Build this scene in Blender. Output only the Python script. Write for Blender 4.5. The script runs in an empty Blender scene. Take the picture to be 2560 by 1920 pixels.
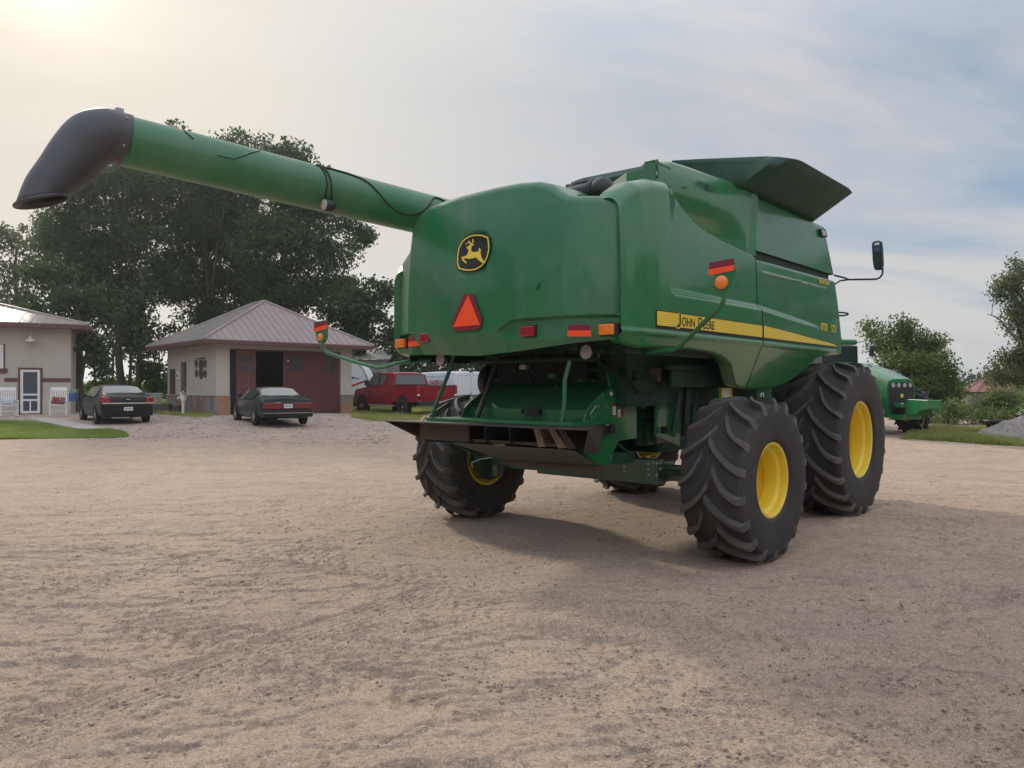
import bpy, bmesh, math, random
import numpy as np
from mathutils import Vector, Matrix
R_ = math.radians
scene = bpy.context.scene

# ---------------------------------------------------------------- camera
F, H, ZC = 1895.0, 973.5, 1.676          # focal length and horizon row for a 2560 px wide frame, eye height
cam = bpy.data.cameras.new("camera"); camo = bpy.data.objects.new("camera", cam)
scene.collection.objects.link(camo)
camo.location = (0, 0, ZC); camo.rotation_euler = (R_(90), 0, 0)
cam.sensor_width = 36.0; cam.lens = 36.0 * F / 2560.0
cam.shift_y = (H - 960.0) / 2560.0
cam.clip_start = 0.1; cam.clip_end = 3000.0
scene.camera = camo
scene.view_settings.view_transform = 'Standard'; scene.view_settings.look = 'None'
scene.view_settings.exposure = 0.28; scene.view_settings.gamma = 1.0
scene.view_settings.use_curve_mapping = False

# ---------------------------------------------------------------- sky and sun
SUN = Vector((-0.618, 1.0, 0.575)).normalized()
SUN_EL = math.asin(SUN.z); SUN_AZ = math.atan2(SUN.x, SUN.y)
world = bpy.data.worlds.new("World"); scene.world = world; world.use_nodes = True
nt = world.node_tree; nt.nodes.clear()
def N(t, **k):
    n = nt.nodes.new(t)
    for a, b in k.items(): setattr(n, a, b)
    return n
def lk(a, b): nt.links.new(a, b)
out = N('ShaderNodeOutputWorld'); bg = N('ShaderNodeBackground'); bg.inputs['Strength'].default_value = 0.10
lk(bg.outputs[0], out.inputs[0])
sky = N('ShaderNodeTexSky', sky_type='NISHITA', sun_disc=False, sun_elevation=SUN_EL, sun_rotation=SUN_AZ)
sky.air_density = 1.0; sky.dust_density = 1.5; sky.ozone_density = 1.5
tc = N('ShaderNodeTexCoord')
def M(op, a, b=None, c=None):
    n = N('ShaderNodeMath', operation=op)
    for i, v in enumerate((a, b, c)):
        if v is None: continue
        if isinstance(v, (int, float)): n.inputs[i].default_value = v
        else: lk(v, n.inputs[i])
    return n.outputs[0]
sep = N('ShaderNodeSeparateXYZ'); lk(tc.outputs['Generated'], sep.inputs[0])
X, Y, Z = sep.outputs
zz = M('ADD', M('MAXIMUM', Z, 0.0), 0.13)
cx, cy = M('DIVIDE', X, zz), M('DIVIDE', Y, zz)
comb = N('ShaderNodeCombineXYZ'); lk(M('ADD', M('MULTIPLY', cx, 0.42), M('MULTIPLY', cy, 0.22)), comb.inputs[0])
lk(M('ADD', M('MULTIPLY', cx, -0.35), M('MULTIPLY', cy, 1.0)), comb.inputs[1])
def noise(scale, detail, rough, vec, dist=0.0, off=0.0):
    n = N('ShaderNodeTexNoise'); n.inputs['Scale'].default_value = scale; n.inputs['Detail'].default_value = detail
    n.inputs['Roughness'].default_value = rough; n.inputs['Distortion'].default_value = dist
    mp = N('ShaderNodeMapping'); mp.inputs['Location'].default_value = (off, off * .7, off * .3)
    lk(vec, mp.inputs[0]); lk(mp.outputs[0], n.inputs['Vector']); return n.outputs['Fac']
def ramp(v, stops):
    r = N('ShaderNodeValToRGB'); el = r.color_ramp.elements
    while len(el) < len(stops): el.new(0.5)
    for e, (p, c) in zip(el, stops): e.position = p; e.color = (*c, 1) if len(c) == 3 else c
    lk(v, r.inputs[0]); return r.outputs[0]
def mixc(f, a, b):
    m = N('ShaderNodeMix', data_type='RGBA')
    if isinstance(f, (int, float)): m.inputs[0].default_value = f
    else: lk(f, m.inputs[0])
    for i, v in ((6, a), (7, b)):
        if isinstance(v, tuple): m.inputs[i].default_value = (*v, 1)
        else: lk(v, m.inputs[i])
    return m.outputs[2]
n1 = noise(0.55, 5, 0.55, comb.outputs[0], 0.4, 3.1)
n2 = noise(1.7, 6, 0.6, comb.outputs[0], 0.6, 7.7)
nn = M('ADD', M('MULTIPLY', n1, 0.68), M('MULTIPLY', n2, 0.32))
cloudfac = ramp(nn, [(0.39, (0, 0, 0)), (0.54, (1, 1, 1))])
# thin veil: a grey white cloud colour over a pale blue
cloudcol = mixc(ramp(noise(0.9, 4, 0.5, comb.outputs[0], 0.3, 11.0), [(0.35, (0, 0, 0)), (0.7, (1, 1, 1))]),
                (5.0, 4.95, 5.5), (6.5, 6.3, 6.3))
blue = mixc(0.72, sky.outputs[0], (3.0, 4.2, 5.7))
col = mixc(M('MULTIPLY', cloudfac, 0.93), blue, cloudcol)
# bright cloud bank low over the horizon
lowm = ramp(Z, [(0.0, (1, 1, 1)), (0.13, (1, 1, 1)), (0.20, (0, 0, 0))])
lown = ramp(M('ADD', n2, M('MULTIPLY', Z, -0.4)), [(0.30, (0, 0, 0)), (0.52, (1, 1, 1))])
col = mixc(M('MULTIPLY', M('MULTIPLY', lowm, lown), 0.75), col, (6.6, 6.5, 6.2))
# sky gain raised overhead and behind the camera, an added fill for the shade
up = ramp(Z, [(0.36, (0, 0, 0)), (0.85, (1, 1, 1))]); back = M('MAXIMUM', M('MULTIPLY', Y, -1.0), 0.0)
gain = M('ADD', M('ADD', 0.84, M('MULTIPLY', up, 1.1)), M('MULTIPLY', back, 0.70))
gs = N('ShaderNodeVectorMath', operation='SCALE'); lk(col, gs.inputs[0]); lk(gain, gs.inputs['Scale']); col = gs.outputs[0]
dt = N('ShaderNodeVectorMath', operation='DOT_PRODUCT'); lk(tc.outputs['Generated'], dt.inputs[0]); dt.inputs[1].default_value = SUN
d = M('MAXIMUM', dt.outputs['Value'], 0.0)
col = mixc(M('MULTIPLY', M('POWER', d, 5.0), 0.85), col, (7.0, 6.35, 5.35))
glow = M('MULTIPLY', M('POWER', d, 160.0), 1.0)
glow = M('ADD', glow, M('MULTIPLY', M('POWER', d, 500.0), 1.4))
glow = M('ADD', glow, M('MULTIPLY', M('POWER', d, 1200.0), 6.0))
gc = N('ShaderNodeVectorMath', operation='SCALE'); gc.inputs[0].default_value = (1.0, 0.84, 0.52); lk(glow, gc.inputs['Scale'])
ad = N('ShaderNodeVectorMath', operation='ADD'); lk(col, ad.inputs[0]); lk(gc.outputs[0], ad.inputs[1])
lk(ad.outputs[0], bg.inputs['Color'])

sl = bpy.data.lights.new("sun", 'SUN'); sl.energy = 2.2; sl.angle = R_(4.5); sl.color = (1.0, 0.90, 0.74)
so = bpy.data.objects.new("sun", sl); scene.collection.objects.link(so)
so.rotation_euler = (-SUN).to_track_quat('-Z', 'Y').to_euler(); so.location = (-20, 30, 25)

# ---------------------------------------------------------------- helpers
rnd = random.Random(7)
COLL = scene.collection
def tag(o, label=None, cat=None, group=None, kind=None):
    if label: o['label'] = label
    if cat: o['category'] = cat
    if group: o['group'] = group
    if kind: o['kind'] = kind
    return o
def empty(name, loc=(0, 0, 0), rz=0.0, label=None, cat=None, group=None):
    o = bpy.data.objects.new(name, None); COLL.objects.link(o); o.empty_display_size = 0.2
    o.location = loc; o.rotation_euler = (0, 0, rz); return tag(o, label, cat, group)
def copy_tree(o, parent=None):
    c = o.copy(); COLL.objects.link(c); c.parent = parent
    for ch in list(o.children): copy_tree(ch, c)
    return c
def at(x, y, Yd):                        # photograph pixel + distance -> point in the place
    return Vector(((x - 1280.0) / F * Yd, Yd, ZC + (H - y) / F * Yd))

class MB:
    def __init__(s): s.v = []; s.f = []
    def add(s, v, f):
        n = len(s.v); s.v += [tuple(p) for p in v]; s.f += [tuple(i + n for i in q) for q in f]; return s
    def box(s, lo, hi, M4=None):
        (a, b, c), (d, e, g) = lo, hi
        v = [(a, b, c), (d, b, c), (d, e, c), (a, e, c), (a, b, g), (d, b, g), (d, e, g), (a, e, g)]
        if M4: v = [M4 @ Vector(p) for p in v]
        return s.add(v, [(0, 3, 2, 1), (4, 5, 6, 7), (0, 1, 5, 4), (1, 2, 6, 5), (2, 3, 7, 6), (3, 0, 4, 7)])
    def tube(s, pts, r, n=10, cap=True, closed=False):
        pts = [Vector(p) for p in pts]; m = len(pts); rr = r if isinstance(r, (list, tuple)) else [r] * m
        rings = []; up = None
        for i, p in enumerate(pts):
            if closed: t = pts[(i + 1) % m] - pts[i - 1]
            else: t = (pts[min(i + 1, m - 1)] - pts[max(i - 1, 0)])
            t.normalize()
            if up is None:
                a = Vector((0, 0, 1)) if abs(t.z) < .9 else Vector((1, 0, 0)); up = (a - t * a.dot(t)).normalized()
            else: up = (up - t * up.dot(t)).normalized()
            b = t.cross(up)
            rings.append([p + (up * math.cos(k * 2 * math.pi / n) + b * math.sin(k * 2 * math.pi / n)) * rr[i] for k in range(n)])
        v = [q for g in rings for q in g]; f = []
        for i in range(m if closed else m - 1):
            j = (i + 1) % m
            for k in range(n): f.append((i * n + k, i * n + (k + 1) % n, j * n + (k + 1) % n, j * n + k))
        if cap and not closed: f += [tuple(range(n))[::-1], tuple((m - 1) * n + k for k in range(n))]
        return s.add(v, f)
    def loft(s, secs, closed=True, cap=True):        # list of rings with the same count
        n = len(secs[0]); v = [p for g in secs for p in g]; f = []
        for i in range(len(secs) - 1):
            for k in range(n if closed else n - 1):
                f.append((i * n + k, i * n + (k + 1) % n, (i + 1) * n + (k + 1) % n, (i + 1) * n + k))
        if cap: f += [tuple(range(n))[::-1], tuple((len(secs) - 1) * n + k for k in range(n))]
        return s.add(v, f)
    def prism(s, poly, d):                            # poly: 3d points, extruded by vector d
        n = len(poly); p = [Vector(q) for q in poly]; d = Vector(d)
        return s.add(p + [q + d for q in p], [tuple(range(n))[::-1], tuple(range(n, 2 * n))] +
                     [(i, (i + 1) % n, n + (i + 1) % n, n + i) for i in range(n)])
    def revolve(s, prof, n=48, axis='x', c=(0, 0, 0), closed=False):   # prof: (axial, radius)
        m = len(prof); v = []
        for k in range(n):
            t = 2 * math.pi * k / n
            for a, r in prof:
                if axis == 'x': v.append((c[0] + a, c[1] + r * math.cos(t), c[2] + r * math.sin(t)))
                elif axis == 'y': v.append((c[0] + r * math.cos(t), c[1] + a, c[2] + r * math.sin(t)))
                else: v.append((c[0] + r * math.cos(t), c[1] + r * math.sin(t), c[2] + a))
        f = []
        for k in range(n):
            j = (k + 1) % n
            for i in range(m if closed else m - 1):
                f.append((k * m + i, k * m + (i + 1) % m, j * m + (i + 1) % m, j * m + i))
        return s.add(v, f)
    def build(s, name, mat, parent=None, smooth=None, bevel=0, solid=0, offset=-1, fix=True):
        me = bpy.data.meshes.new(name); me.from_pydata([tuple(p) for p in s.v], [], s.f); me.update()
        if fix:
            bm = bmesh.new(); bm.from_mesh(me); bmesh.ops.recalc_face_normals(bm, faces=bm.faces); bm.to_mesh(me); bm.free()
        o = bpy.data.objects.new(name, me); COLL.objects.link(o); me.materials.append(mat)
        if parent is not None: o.parent = parent
        if smooth is not None:
            me.polygons.foreach_set('use_smooth', [True] * len(me.polygons)); me.set_sharp_from_angle(angle=R_(smooth))
        if solid:
            m = o.modifiers.new('solid', 'SOLIDIFY'); m.thickness = solid; m.offset = offset
        if bevel:
            m = o.modifiers.new('bevel', 'BEVEL'); m.width = bevel; m.segments = 2; m.limit_method = 'ANGLE'; m.angle_limit = R_(40)
        return o
def npmesh(name, verts, faces, mat, parent=None, smooth=False):
    me = bpy.data.meshes.new(name); nv = len(verts); nf, k = faces.shape
    me.vertices.add(nv); me.vertices.foreach_set('co', np.ascontiguousarray(verts, dtype=np.float32).ravel())
    me.loops.add(nf * k); me.loops.foreach_set('vertex_index', np.ascontiguousarray(faces, dtype=np.int32).ravel())
    me.polygons.add(nf); me.polygons.foreach_set('loop_start', np.arange(0, nf * k, k, dtype=np.int32))
    me.update(calc_edges=True); me.validate()
    if smooth: me.polygons.foreach_set('use_smooth', [True] * nf)
    o = bpy.data.objects.new(name, me); COLL.objects.link(o); me.materials.append(mat)
    if parent is not None: o.parent = parent
    return o
def text_mesh(name, s, size, mat, parent, matrix, extrude=0.002, shear=0.0, bold=0.0, xs=1.0):
    cu = bpy.data.curves.new(name, 'FONT'); cu.body = s; cu.size = size; cu.extrude = extrude; cu.shear = shear; cu.offset = bold
    to = bpy.data.objects.new(name, cu); COLL.objects.link(to)
    dg = bpy.context.evaluated_depsgraph_get(); dg.update()
    me = bpy.data.meshes.new_from_object(to.evaluated_get(dg)); COLL.objects.unlink(to); bpy.data.objects.remove(to)
    o = bpy.data.objects.new(name, me); COLL.objects.link(o); me.transform(matrix @ Matrix.Diagonal((xs, 1, 1, 1)))
    me.materials.clear(); me.materials.append(mat); o.parent = parent; return o

# ---------------------------------------------------------------- materials
class MT:
    def __init__(s, name, color, rough=0.5, metal=0.0, spec=0.5, coat=0.0):
        s.m = bpy.data.materials.new(name); s.m.use_nodes = True; s.nt = s.m.node_tree
        s.b = s.nt.nodes['Principled BSDF']; s.b.inputs['Base Color'].default_value = (*color, 1)
        s.b.inputs['Roughness'].default_value = rough; s.b.inputs['Metallic'].default_value = metal
        s.b.inputs['Specular IOR Level'].default_value = spec; s.b.inputs['Coat Weight'].default_value = coat
        s.b.inputs['Coat Roughness'].default_value = 0.08
        s.tc = s.nt.nodes.new('ShaderNodeTexCoord'); s.coord = s.tc.outputs['Object']; s.col = tuple(color); s.colo = None; s.bumpo = None
    def n(s, t): return s.nt.nodes.new(t)
    def L(s, a, b): s.nt.links.new(a, b)
    def noise(s, scale, detail=4, rough=.55, stretch=(1, 1, 1), off=0, rot=(0, 0, 0), dist=0.0):
        mp = s.n('ShaderNodeMapping'); mp.inputs['Scale'].default_value = stretch; mp.inputs['Location'].default_value = (off, off, off)
        mp.inputs['Rotation'].default_value = rot
        s.L(s.coord, mp.inputs[0]); n = s.n('ShaderNodeTexNoise'); n.inputs['Scale'].default_value = scale
        n.inputs['Detail'].default_value = detail; n.inputs['Roughness'].default_value = rough; n.inputs['Distortion'].default_value = dist
        s.L(mp.outputs[0], n.inputs['Vector']); return n.outputs['Fac']
    def voro(s, scale, feature='F1', stretch=(1, 1, 1), out='Distance'):
        mp = s.n('ShaderNodeMapping'); mp.inputs['Scale'].default_value = stretch; s.L(s.coord, mp.inputs[0])
        n = s.n('ShaderNodeTexVoronoi'); n.feature = feature; n.inputs['Scale'].default_value = scale
        s.L(mp.outputs[0], n.inputs['Vector']); return n.outputs[out]
    def rmp(s, v, lo, hi):
        r = s.n('ShaderNodeMapRange'); r.inputs['From Min'].default_value = lo; r.inputs['From Max'].default_value = hi
        s.L(v, r.inputs['Value']); return r.outputs[0]
    def math(s, op, a, b):
        n = s.n('ShaderNodeMath'); n.operation = op
        for i, v in enumerate((a, b)):
            if isinstance(v, (int, float)): n.inputs[i].default_value = v
            else: s.L(v, n.inputs[i])
        return n.outputs[0]
    def mix(s, fac, color, amount=1.0):              # blend the running colour towards `color` by fac
        m = s.n('ShaderNodeMix'); m.data_type = 'RGBA'
        f = s.math('MULTIPLY', fac, amount) if not isinstance(fac, (int, float)) else fac * amount
        if isinstance(f, (int, float)): m.inputs[0].default_value = f
        else: s.L(f, m.inputs[0])
        if s.colo is None: m.inputs[6].default_value = (*s.col, 1)
        else: s.L(s.colo, m.inputs[6])
        if isinstance(color, tuple): m.inputs[7].default_value = (*color, 1)
        else: s.L(color, m.inputs[7])
        s.colo = m.outputs[2]; s.L(s.colo, s.b.inputs['Base Color']); return s
    def roughmix(s, fac, lo, hi):
        r = s.n('ShaderNodeMapRange'); r.inputs['To Min'].default_value = lo; r.inputs['To Max'].default_value = hi
        s.L(fac, r.inputs['Value']); s.L(r.outputs[0], s.b.inputs['Roughness']); return s
    def bump(s, v, strength=.3, dist=.01):
        b = s.n('ShaderNodeBump'); b.inputs['Strength'].default_value = strength; b.inputs['Distance'].default_value = dist
        s.L(v, b.inputs['Height'])
        if s.bumpo is not None: s.L(s.bumpo, b.inputs['Normal'])
        s.bumpo = b.outputs[0]; s.L(s.bumpo, s.b.inputs['Normal']); return s
def simple(name, color, rough=.5, metal=0.0, var=.15, scale=6, bump=0.0, coat=0.0, spec=.5, dust=None, dustamt=.25):
    m = MT(name, color, rough, metal, spec, coat)
    if var:
        m.mix(m.rmp(m.noise(scale, 5), .35, .65), tuple(min(1, c * (1 + var)) + .002 for c in color), .8)
        m.mix(m.rmp(m.noise(scale * 2.3, 4, off=9), .5, .75), tuple(c * (1 - var) for c in color), .7)
    if dust: m.mix(m.rmp(m.noise(1.7, 6, .65, off=4), .42, .72), dust, dustamt)
    if bump: m.bump(m.noise(scale * 8, 4), bump, .01)
    return m.m
DUST = (.30, .24, .18)
def paint(name, color, dustamt=.10, rough=.30, coat=.7):
    m = MT(name, color, rough, 0, .5, coat)
    m.mix(m.rmp(m.noise(1.1, 5, .6), .35, .7), tuple(c * 1.25 + .004 for c in color), .6)
    m.mix(m.rmp(m.noise(2.6, 7, .68, stretch=(1, 1, .45), off=3), .45, .75), (.20, .22, .19), dustamt)
    m.roughmix(m.noise(3.0, 6, .65, off=8), rough - .08, rough + .2)
    m.bump(m.noise(2.2, 3, .5, off=2), .06, .02)
    return m.m
GREEN = paint('green_paint', (.009, .142, .041), .12, .26)
GREEN_SHADE = paint('green_shaded_paint', (.007, .045, .025), .12, .6, .0)  # darker copy of the green that paints the shade under and inside the machine
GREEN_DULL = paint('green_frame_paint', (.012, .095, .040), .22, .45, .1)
GREEN_H = paint('green_dusty_paint', (.011, .135, .046), .28, .36, .40)
FLAPM = simple('dark_flap_sheet', (.012, .060, .038), .6, var=.25, scale=3, dust=(.06, .085, .06), dustamt=.4)
GREEN_DARK = simple('green_dark_matte', (.006, .028, .014), .6)
YEL = paint('yellow_rim_paint', (.78, .56, .035), .05, .38)
RUB = MT('tyre_rubber', (.038, .037, .038), .78, 0, .35)
RUB.mix(RUB.rmp(RUB.noise(3.5, 6, .65), .38, .75), (.085, .072, .058), .5)
RUB.mix(RUB.rmp(RUB.noise(22, 5, .7, off=4), .5, .8), (.060, .052, .045), .5)
RUB.bump(RUB.noise(45, 4, .6), .35, .006); RUB = RUB.m
RUBL = simple('worn_lug_rubber', (.078, .073, .067), .75, var=.3, scale=8, bump=.3, dust=(.15, .125, .10), dustamt=.5)
CARRUB = simple('car_tyre_rubber', (.018, .018, .019), .8)
BLACK = simple('black_plastic', (.018, .018, .020), .45, var=.2)
SPOUT = simple('black_rubber_spout', (.045, .045, .054), .42, var=.25, scale=3, bump=.05, dust=(.09, .085, .08), dustamt=.4)  # base colour lifted to blue-grey to paint the haze veil over the spout
DKBROWN = simple('dirty_brown_steel', (.050, .038, .028), .7, var=.35, scale=5, bump=.2)
STEEL = simple('bare_steel', (.42, .42, .43), .35, .9)
GALV = simple('galvanised_steel', (.35, .36, .38), .45, .6)
HOSE = simple('black_hose', (.012, .012, .013), .45, var=.1)
ORANGE = simple('orange_reflective', (1.0, .085, .012), .45, var=.04); ORANGE.node_tree.nodes['Principled BSDF'].inputs['Emission Strength'].default_value = 0
REDREF = simple('red_reflective', (.22, .012, .030), .35, var=.1)
AMBER = simple('amber_lens', (.85, .22, .02), .22, var=.15, scale=30, coat=.6)
REDL = simple('red_lens', (.30, .008, .022), .2, var=.15, scale=30, coat=.6)
LENS = simple('clear_lamp_glass', (.38, .36, .34), .15, var=.15, scale=30, coat=.8)
DECALY = simple('yellow_decal', (.86, .66, .07), .35, var=.05, coat=.3)
DECALB = simple('black_decal', (.012, .012, .014), .35, var=.05, coat=.3)
DECALW = simple('white_decal', (.78, .78, .76), .4, var=.05)
DECALR = simple('red_decal', (.28, .02, .03), .4, var=.05)
CREAM = simple('engine_panel_sunlight', (.55, .60, .42), .5, var=.08)  # pale colour paints the sunlight on the side of the engine cover
# ================================================================ the combine harvester
CA, CX, CY = 0.733, 0.91, 8.913
cR = Vector((math.cos(CA), -math.sin(CA))); cU = Vector((math.sin(CA), math.cos(CA))); cC = Vector((CX, CY))
combine = empty('combine_harvester', (CX, CY, 0), -CA, 'large green combine harvester with yellow wheel rims and its unloading tube folded back', 'combine harvester')
def LP(x, y, p=None, q=None, z=None):    # photograph pixel on a plane of the machine -> machine coordinates
    d = Vector(((x - 1280.0) / F, 1.0)); dz = (H - y) / F; o = -cC
    if p is not None: t = (p - o.dot(cR)) / d.dot(cR)
    elif q is not None: t = (q - o.dot(cU)) / d.dot(cU)
    else: t = (z - ZC) / dz
    w = o + d * t
    return Vector((w.dot(cR), w.dot(cU), ZC + dz * t))
def toL(w): v = Vector((w[0], w[1])) - cC; return Vector((v.dot(cR), v.dot(cU), w[2]))
def sm(x): x = min(1, max(0, x)); return x * x * (3 - 2 * x)
def interp(x, xs, ys):
    return float(np.interp(x, xs, ys))
def shell(name, grid, mat, parent, smooth=60):          # grid[i][j] of points
    n, m = len(grid), len(grid[0]); b = MB()
    f = [(i * m + j, (i + 1) * m + j, (i + 1) * m + j + 1, i * m + j + 1) for i in range(n - 1) for j in range(m - 1)]
    b.add([p for r in grid for p in r], f)
    return b.build(name, mat, parent, smooth=smooth, fix=True)

# ---- rear hood
bx = [-1.57, -1.50, -1.40, -1.25, -.63, -.04, .5, .99, 1.43, 1.57]; bz = [2.30, 2.16, 2.10, 2.06, 2.04, 2.01, 2.04, 2.08, 2.12, 2.13]
tx = [-1.57, -1.50, -1.40, -1.16, -1.10, -1.06, -1.0, -.92, -.8, -.37, .15, .46, .70, .85, .95, 1.05, 1.15, 1.30, 1.57]
tz = [3.08, 3.16, 3.20, 3.26, 3.36, 3.50, 3.58, 3.63, 3.66, 3.68, 3.68, 3.67, 3.64, 3.59, 3.52, 3.455, 3.43, 3.42, 3.38]
def hood_q(p, z):
    a = abs(p)
    q = -1.93 + .05 * (min(a, 1.05) / 1.05) ** 2
    if a > 1.05: q += .27 * ((a - 1.05) / .52) ** (1.35 if p > 0 else 1.0)
    q += .13 * max(0, (z - 2.5) / 1.2) ** 2
    if p < 0: q += .02 * sm((-p - 1.05) / .10)
    ch = 2.215 - .02 * p                                    # chamfer under the centre
    k = sm((p + 1.05) / .1) * (1 - sm((p - .26) / .12))
    q += k * max(0, ch - z) * .55
    # lamp ledges, left and right
    t = sm((2.34 - z + .0) / .025) * sm((p - .28 - 2.2 * max(0, z - 2.24) ) / .06) * .05
    q += t
    q += sm((p - .3) / .1) * max(0, 2.14 - z) * .5
    q += sm((2.30 - z) / .03) * sm((-p - .92 + .3 * max(0, 2.2 - z)) / .05) * .06
    q += .035 * sm((z - 2.33) / .01) * math.exp(-((p - 1.515) / .012) ** 2)      # door gap
    q += .02 * sm((z - 2.3) / .01) * math.exp(-((p + 1.50) / .010) ** 2)
    lx, lz = (p + .03) / .195, (z - 3.015) / .215             # dish round the emblem
    rr = (abs(lx) ** 4 + abs(lz) ** 4) ** .25
    q += .018 * (1 - sm((rr - .95) / .12))
    return q
grid = []; under = []; NP, NZ = 200, 120
for i in range(NP):
    p = -1.57 + 3.14 * i / (NP - 1); zb, zt = interp(p, bx, bz), interp(p, tx, tz); row = []
    q0 = hood_q(p, zb)
    row += [(p, q0 + .02, zb + .012)]; under.append([(p, q0 + .012, zb + .004), (p, q0 + .10, zb + .03), (p, min(-1.2, q0 + .6), zb + .16)])
    r = .10
    for j in range(NZ):
        z = zb + (zt - r - zb) * j / (NZ - 1); row.append((p, hood_q(p, z), z))
    qt = hood_q(p, zt - r)
    for k in range(1, 9):
        a = k / 8 * math.pi / 2; row.append((p, qt + r * (1 - math.cos(a)), zt - r + r * math.sin(a)))
    row.append((p, qt + r + (.8 if p < .95 else .20), zt + (.02 if p < .95 else 0)))
    grid.append(row)
hood = shell('rear_hood', grid, GREEN_H, combine, 50); shell('hood_underside', under, GREEN_SHADE, combine, 50)  # underside sheet coloured dark to paint the shade below the hood

# ---- side panels
def side_p(q, z, front):
    p = interp(q, [-1.66, -1.62, -1.55, -1.42, -1.2, -.9, 0, 1, 3.7], [1.555, 1.578, 1.605, 1.635, 1.655, 1.668, 1.675, 1.675, 1.645])
    p -= .055 * max(0, (z - 2.6) / 1.0) ** 2
    p -= max(0, 2.18 - z) * (.42 if z < 2.18 else 0)
    p += .012 * math.exp(-((z - 2.19) / .02) ** 2) * (1 if q < 3.4 else 0)
    zb = 2.56 if q < 1 else 2.56 - .13 * (q - 1) / 2.1
    A = .065 if q < 1 else .065 * max(0, 1 - (q - 1) / 2.3)
    dx, dz, r = q + .99, z - zb, .10
    sd = (r - math.hypot(r - dx, r - dz)) if (dx < r and dz < r) else min(dx, dz)
    soft = .075 if dz < dx else (.02 + .25 * sm((z - 2.9) / .6))
    if q > -1.05: p -= A * sm(sd / soft)
    if front and 1.12 < q < 3.15: p += .010 * math.exp(-((z - 3.02) / .008) ** 2)
    return p
topr = ([-1.66, -1.59, -1.46, -1.19, -.95, -.81, -.73, -.59, -.39, -.15, .17, .51, .91, .985],
        [3.38, 3.46, 3.55, 3.63, 3.655, 3.63, 3.55, 3.46, 3.37, 3.31, 3.27, 3.24, 3.21, 3.18])
botr = ([-1.66, -1.58, -1.43, -.57, -.07, .24, .44, .6, .74, .85, .985], [2.14, 2.07, 2.045, 2.06, 2.04, 1.99, 1.92, 1.80, 1.71, 1.685, 1.68])
botf = ([1.0, 1.31, 1.79, 2.0, 2.23, 2.6, 2.77, 2.9, 3.64], [1.68, 1.67, 1.69, 1.72, 1.77, 1.93, 2.06, 2.10, 2.16])
topl = ([-1.66, -1.60, -1.50, -1.2, -.6, 0, .985], [3.02, 3.10, 3.17, 3.22, 3.22, 3.20, 3.18])
def side_panel(sg, front, zlo=0):
    topr_ = topr if sg > 0 else topl
    g = []; n = 150; m = 110
    for i in range(n):
        u = i / (n - 1); row = []
        q = (-1.66 + 2.645 * u) if not front else (1.005 + 2.635 * u)
        zb, zt = (interp(q, *botr), interp(q, *topr_)) if not front else (interp(q, *botf), 3.165)
        r = .13 if (not front and q < -.8) else .04
        def qq(z): return q if not front else q - u ** 6 * .22 * max(0, z - 2.4) / .76
        def P(z, dp=0): return (sg * (side_p(q, z, front) - dp), qq(z), z)
        row.append(P(zb + .03, .16)); row.append(P(zb + .005, .03))
        for j in range(m): row.append(P(zb + .02 + (zt - r - zb - .02) * j / (m - 1)))
        zt0 = zt - r
        for k in range(1, 8):
            a = k / 7 * math.pi / 2; row.append((sg * (side_p(q, zt0, front) - r * (1 - math.cos(a))), qq(zt0), zt0 + r * math.sin(a)))
        row.append((sg * (side_p(q, zt0, front) - r - .12), qq(zt0), zt))
        g.append(row)
    # turned-in ends
    a = g[0]; g.insert(0, [(sg * (abs(x) - .05), y + .05, z) for x, y, z in a])
    b = g[-1]; g.append([(x - sg * .10, y - .002, z) for x, y, z in b])
    return shell('side_panel', g, GREEN, combine, 50)
for sg in (1, -1):
    side_panel(sg, False); side_panel(sg, True)

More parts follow.
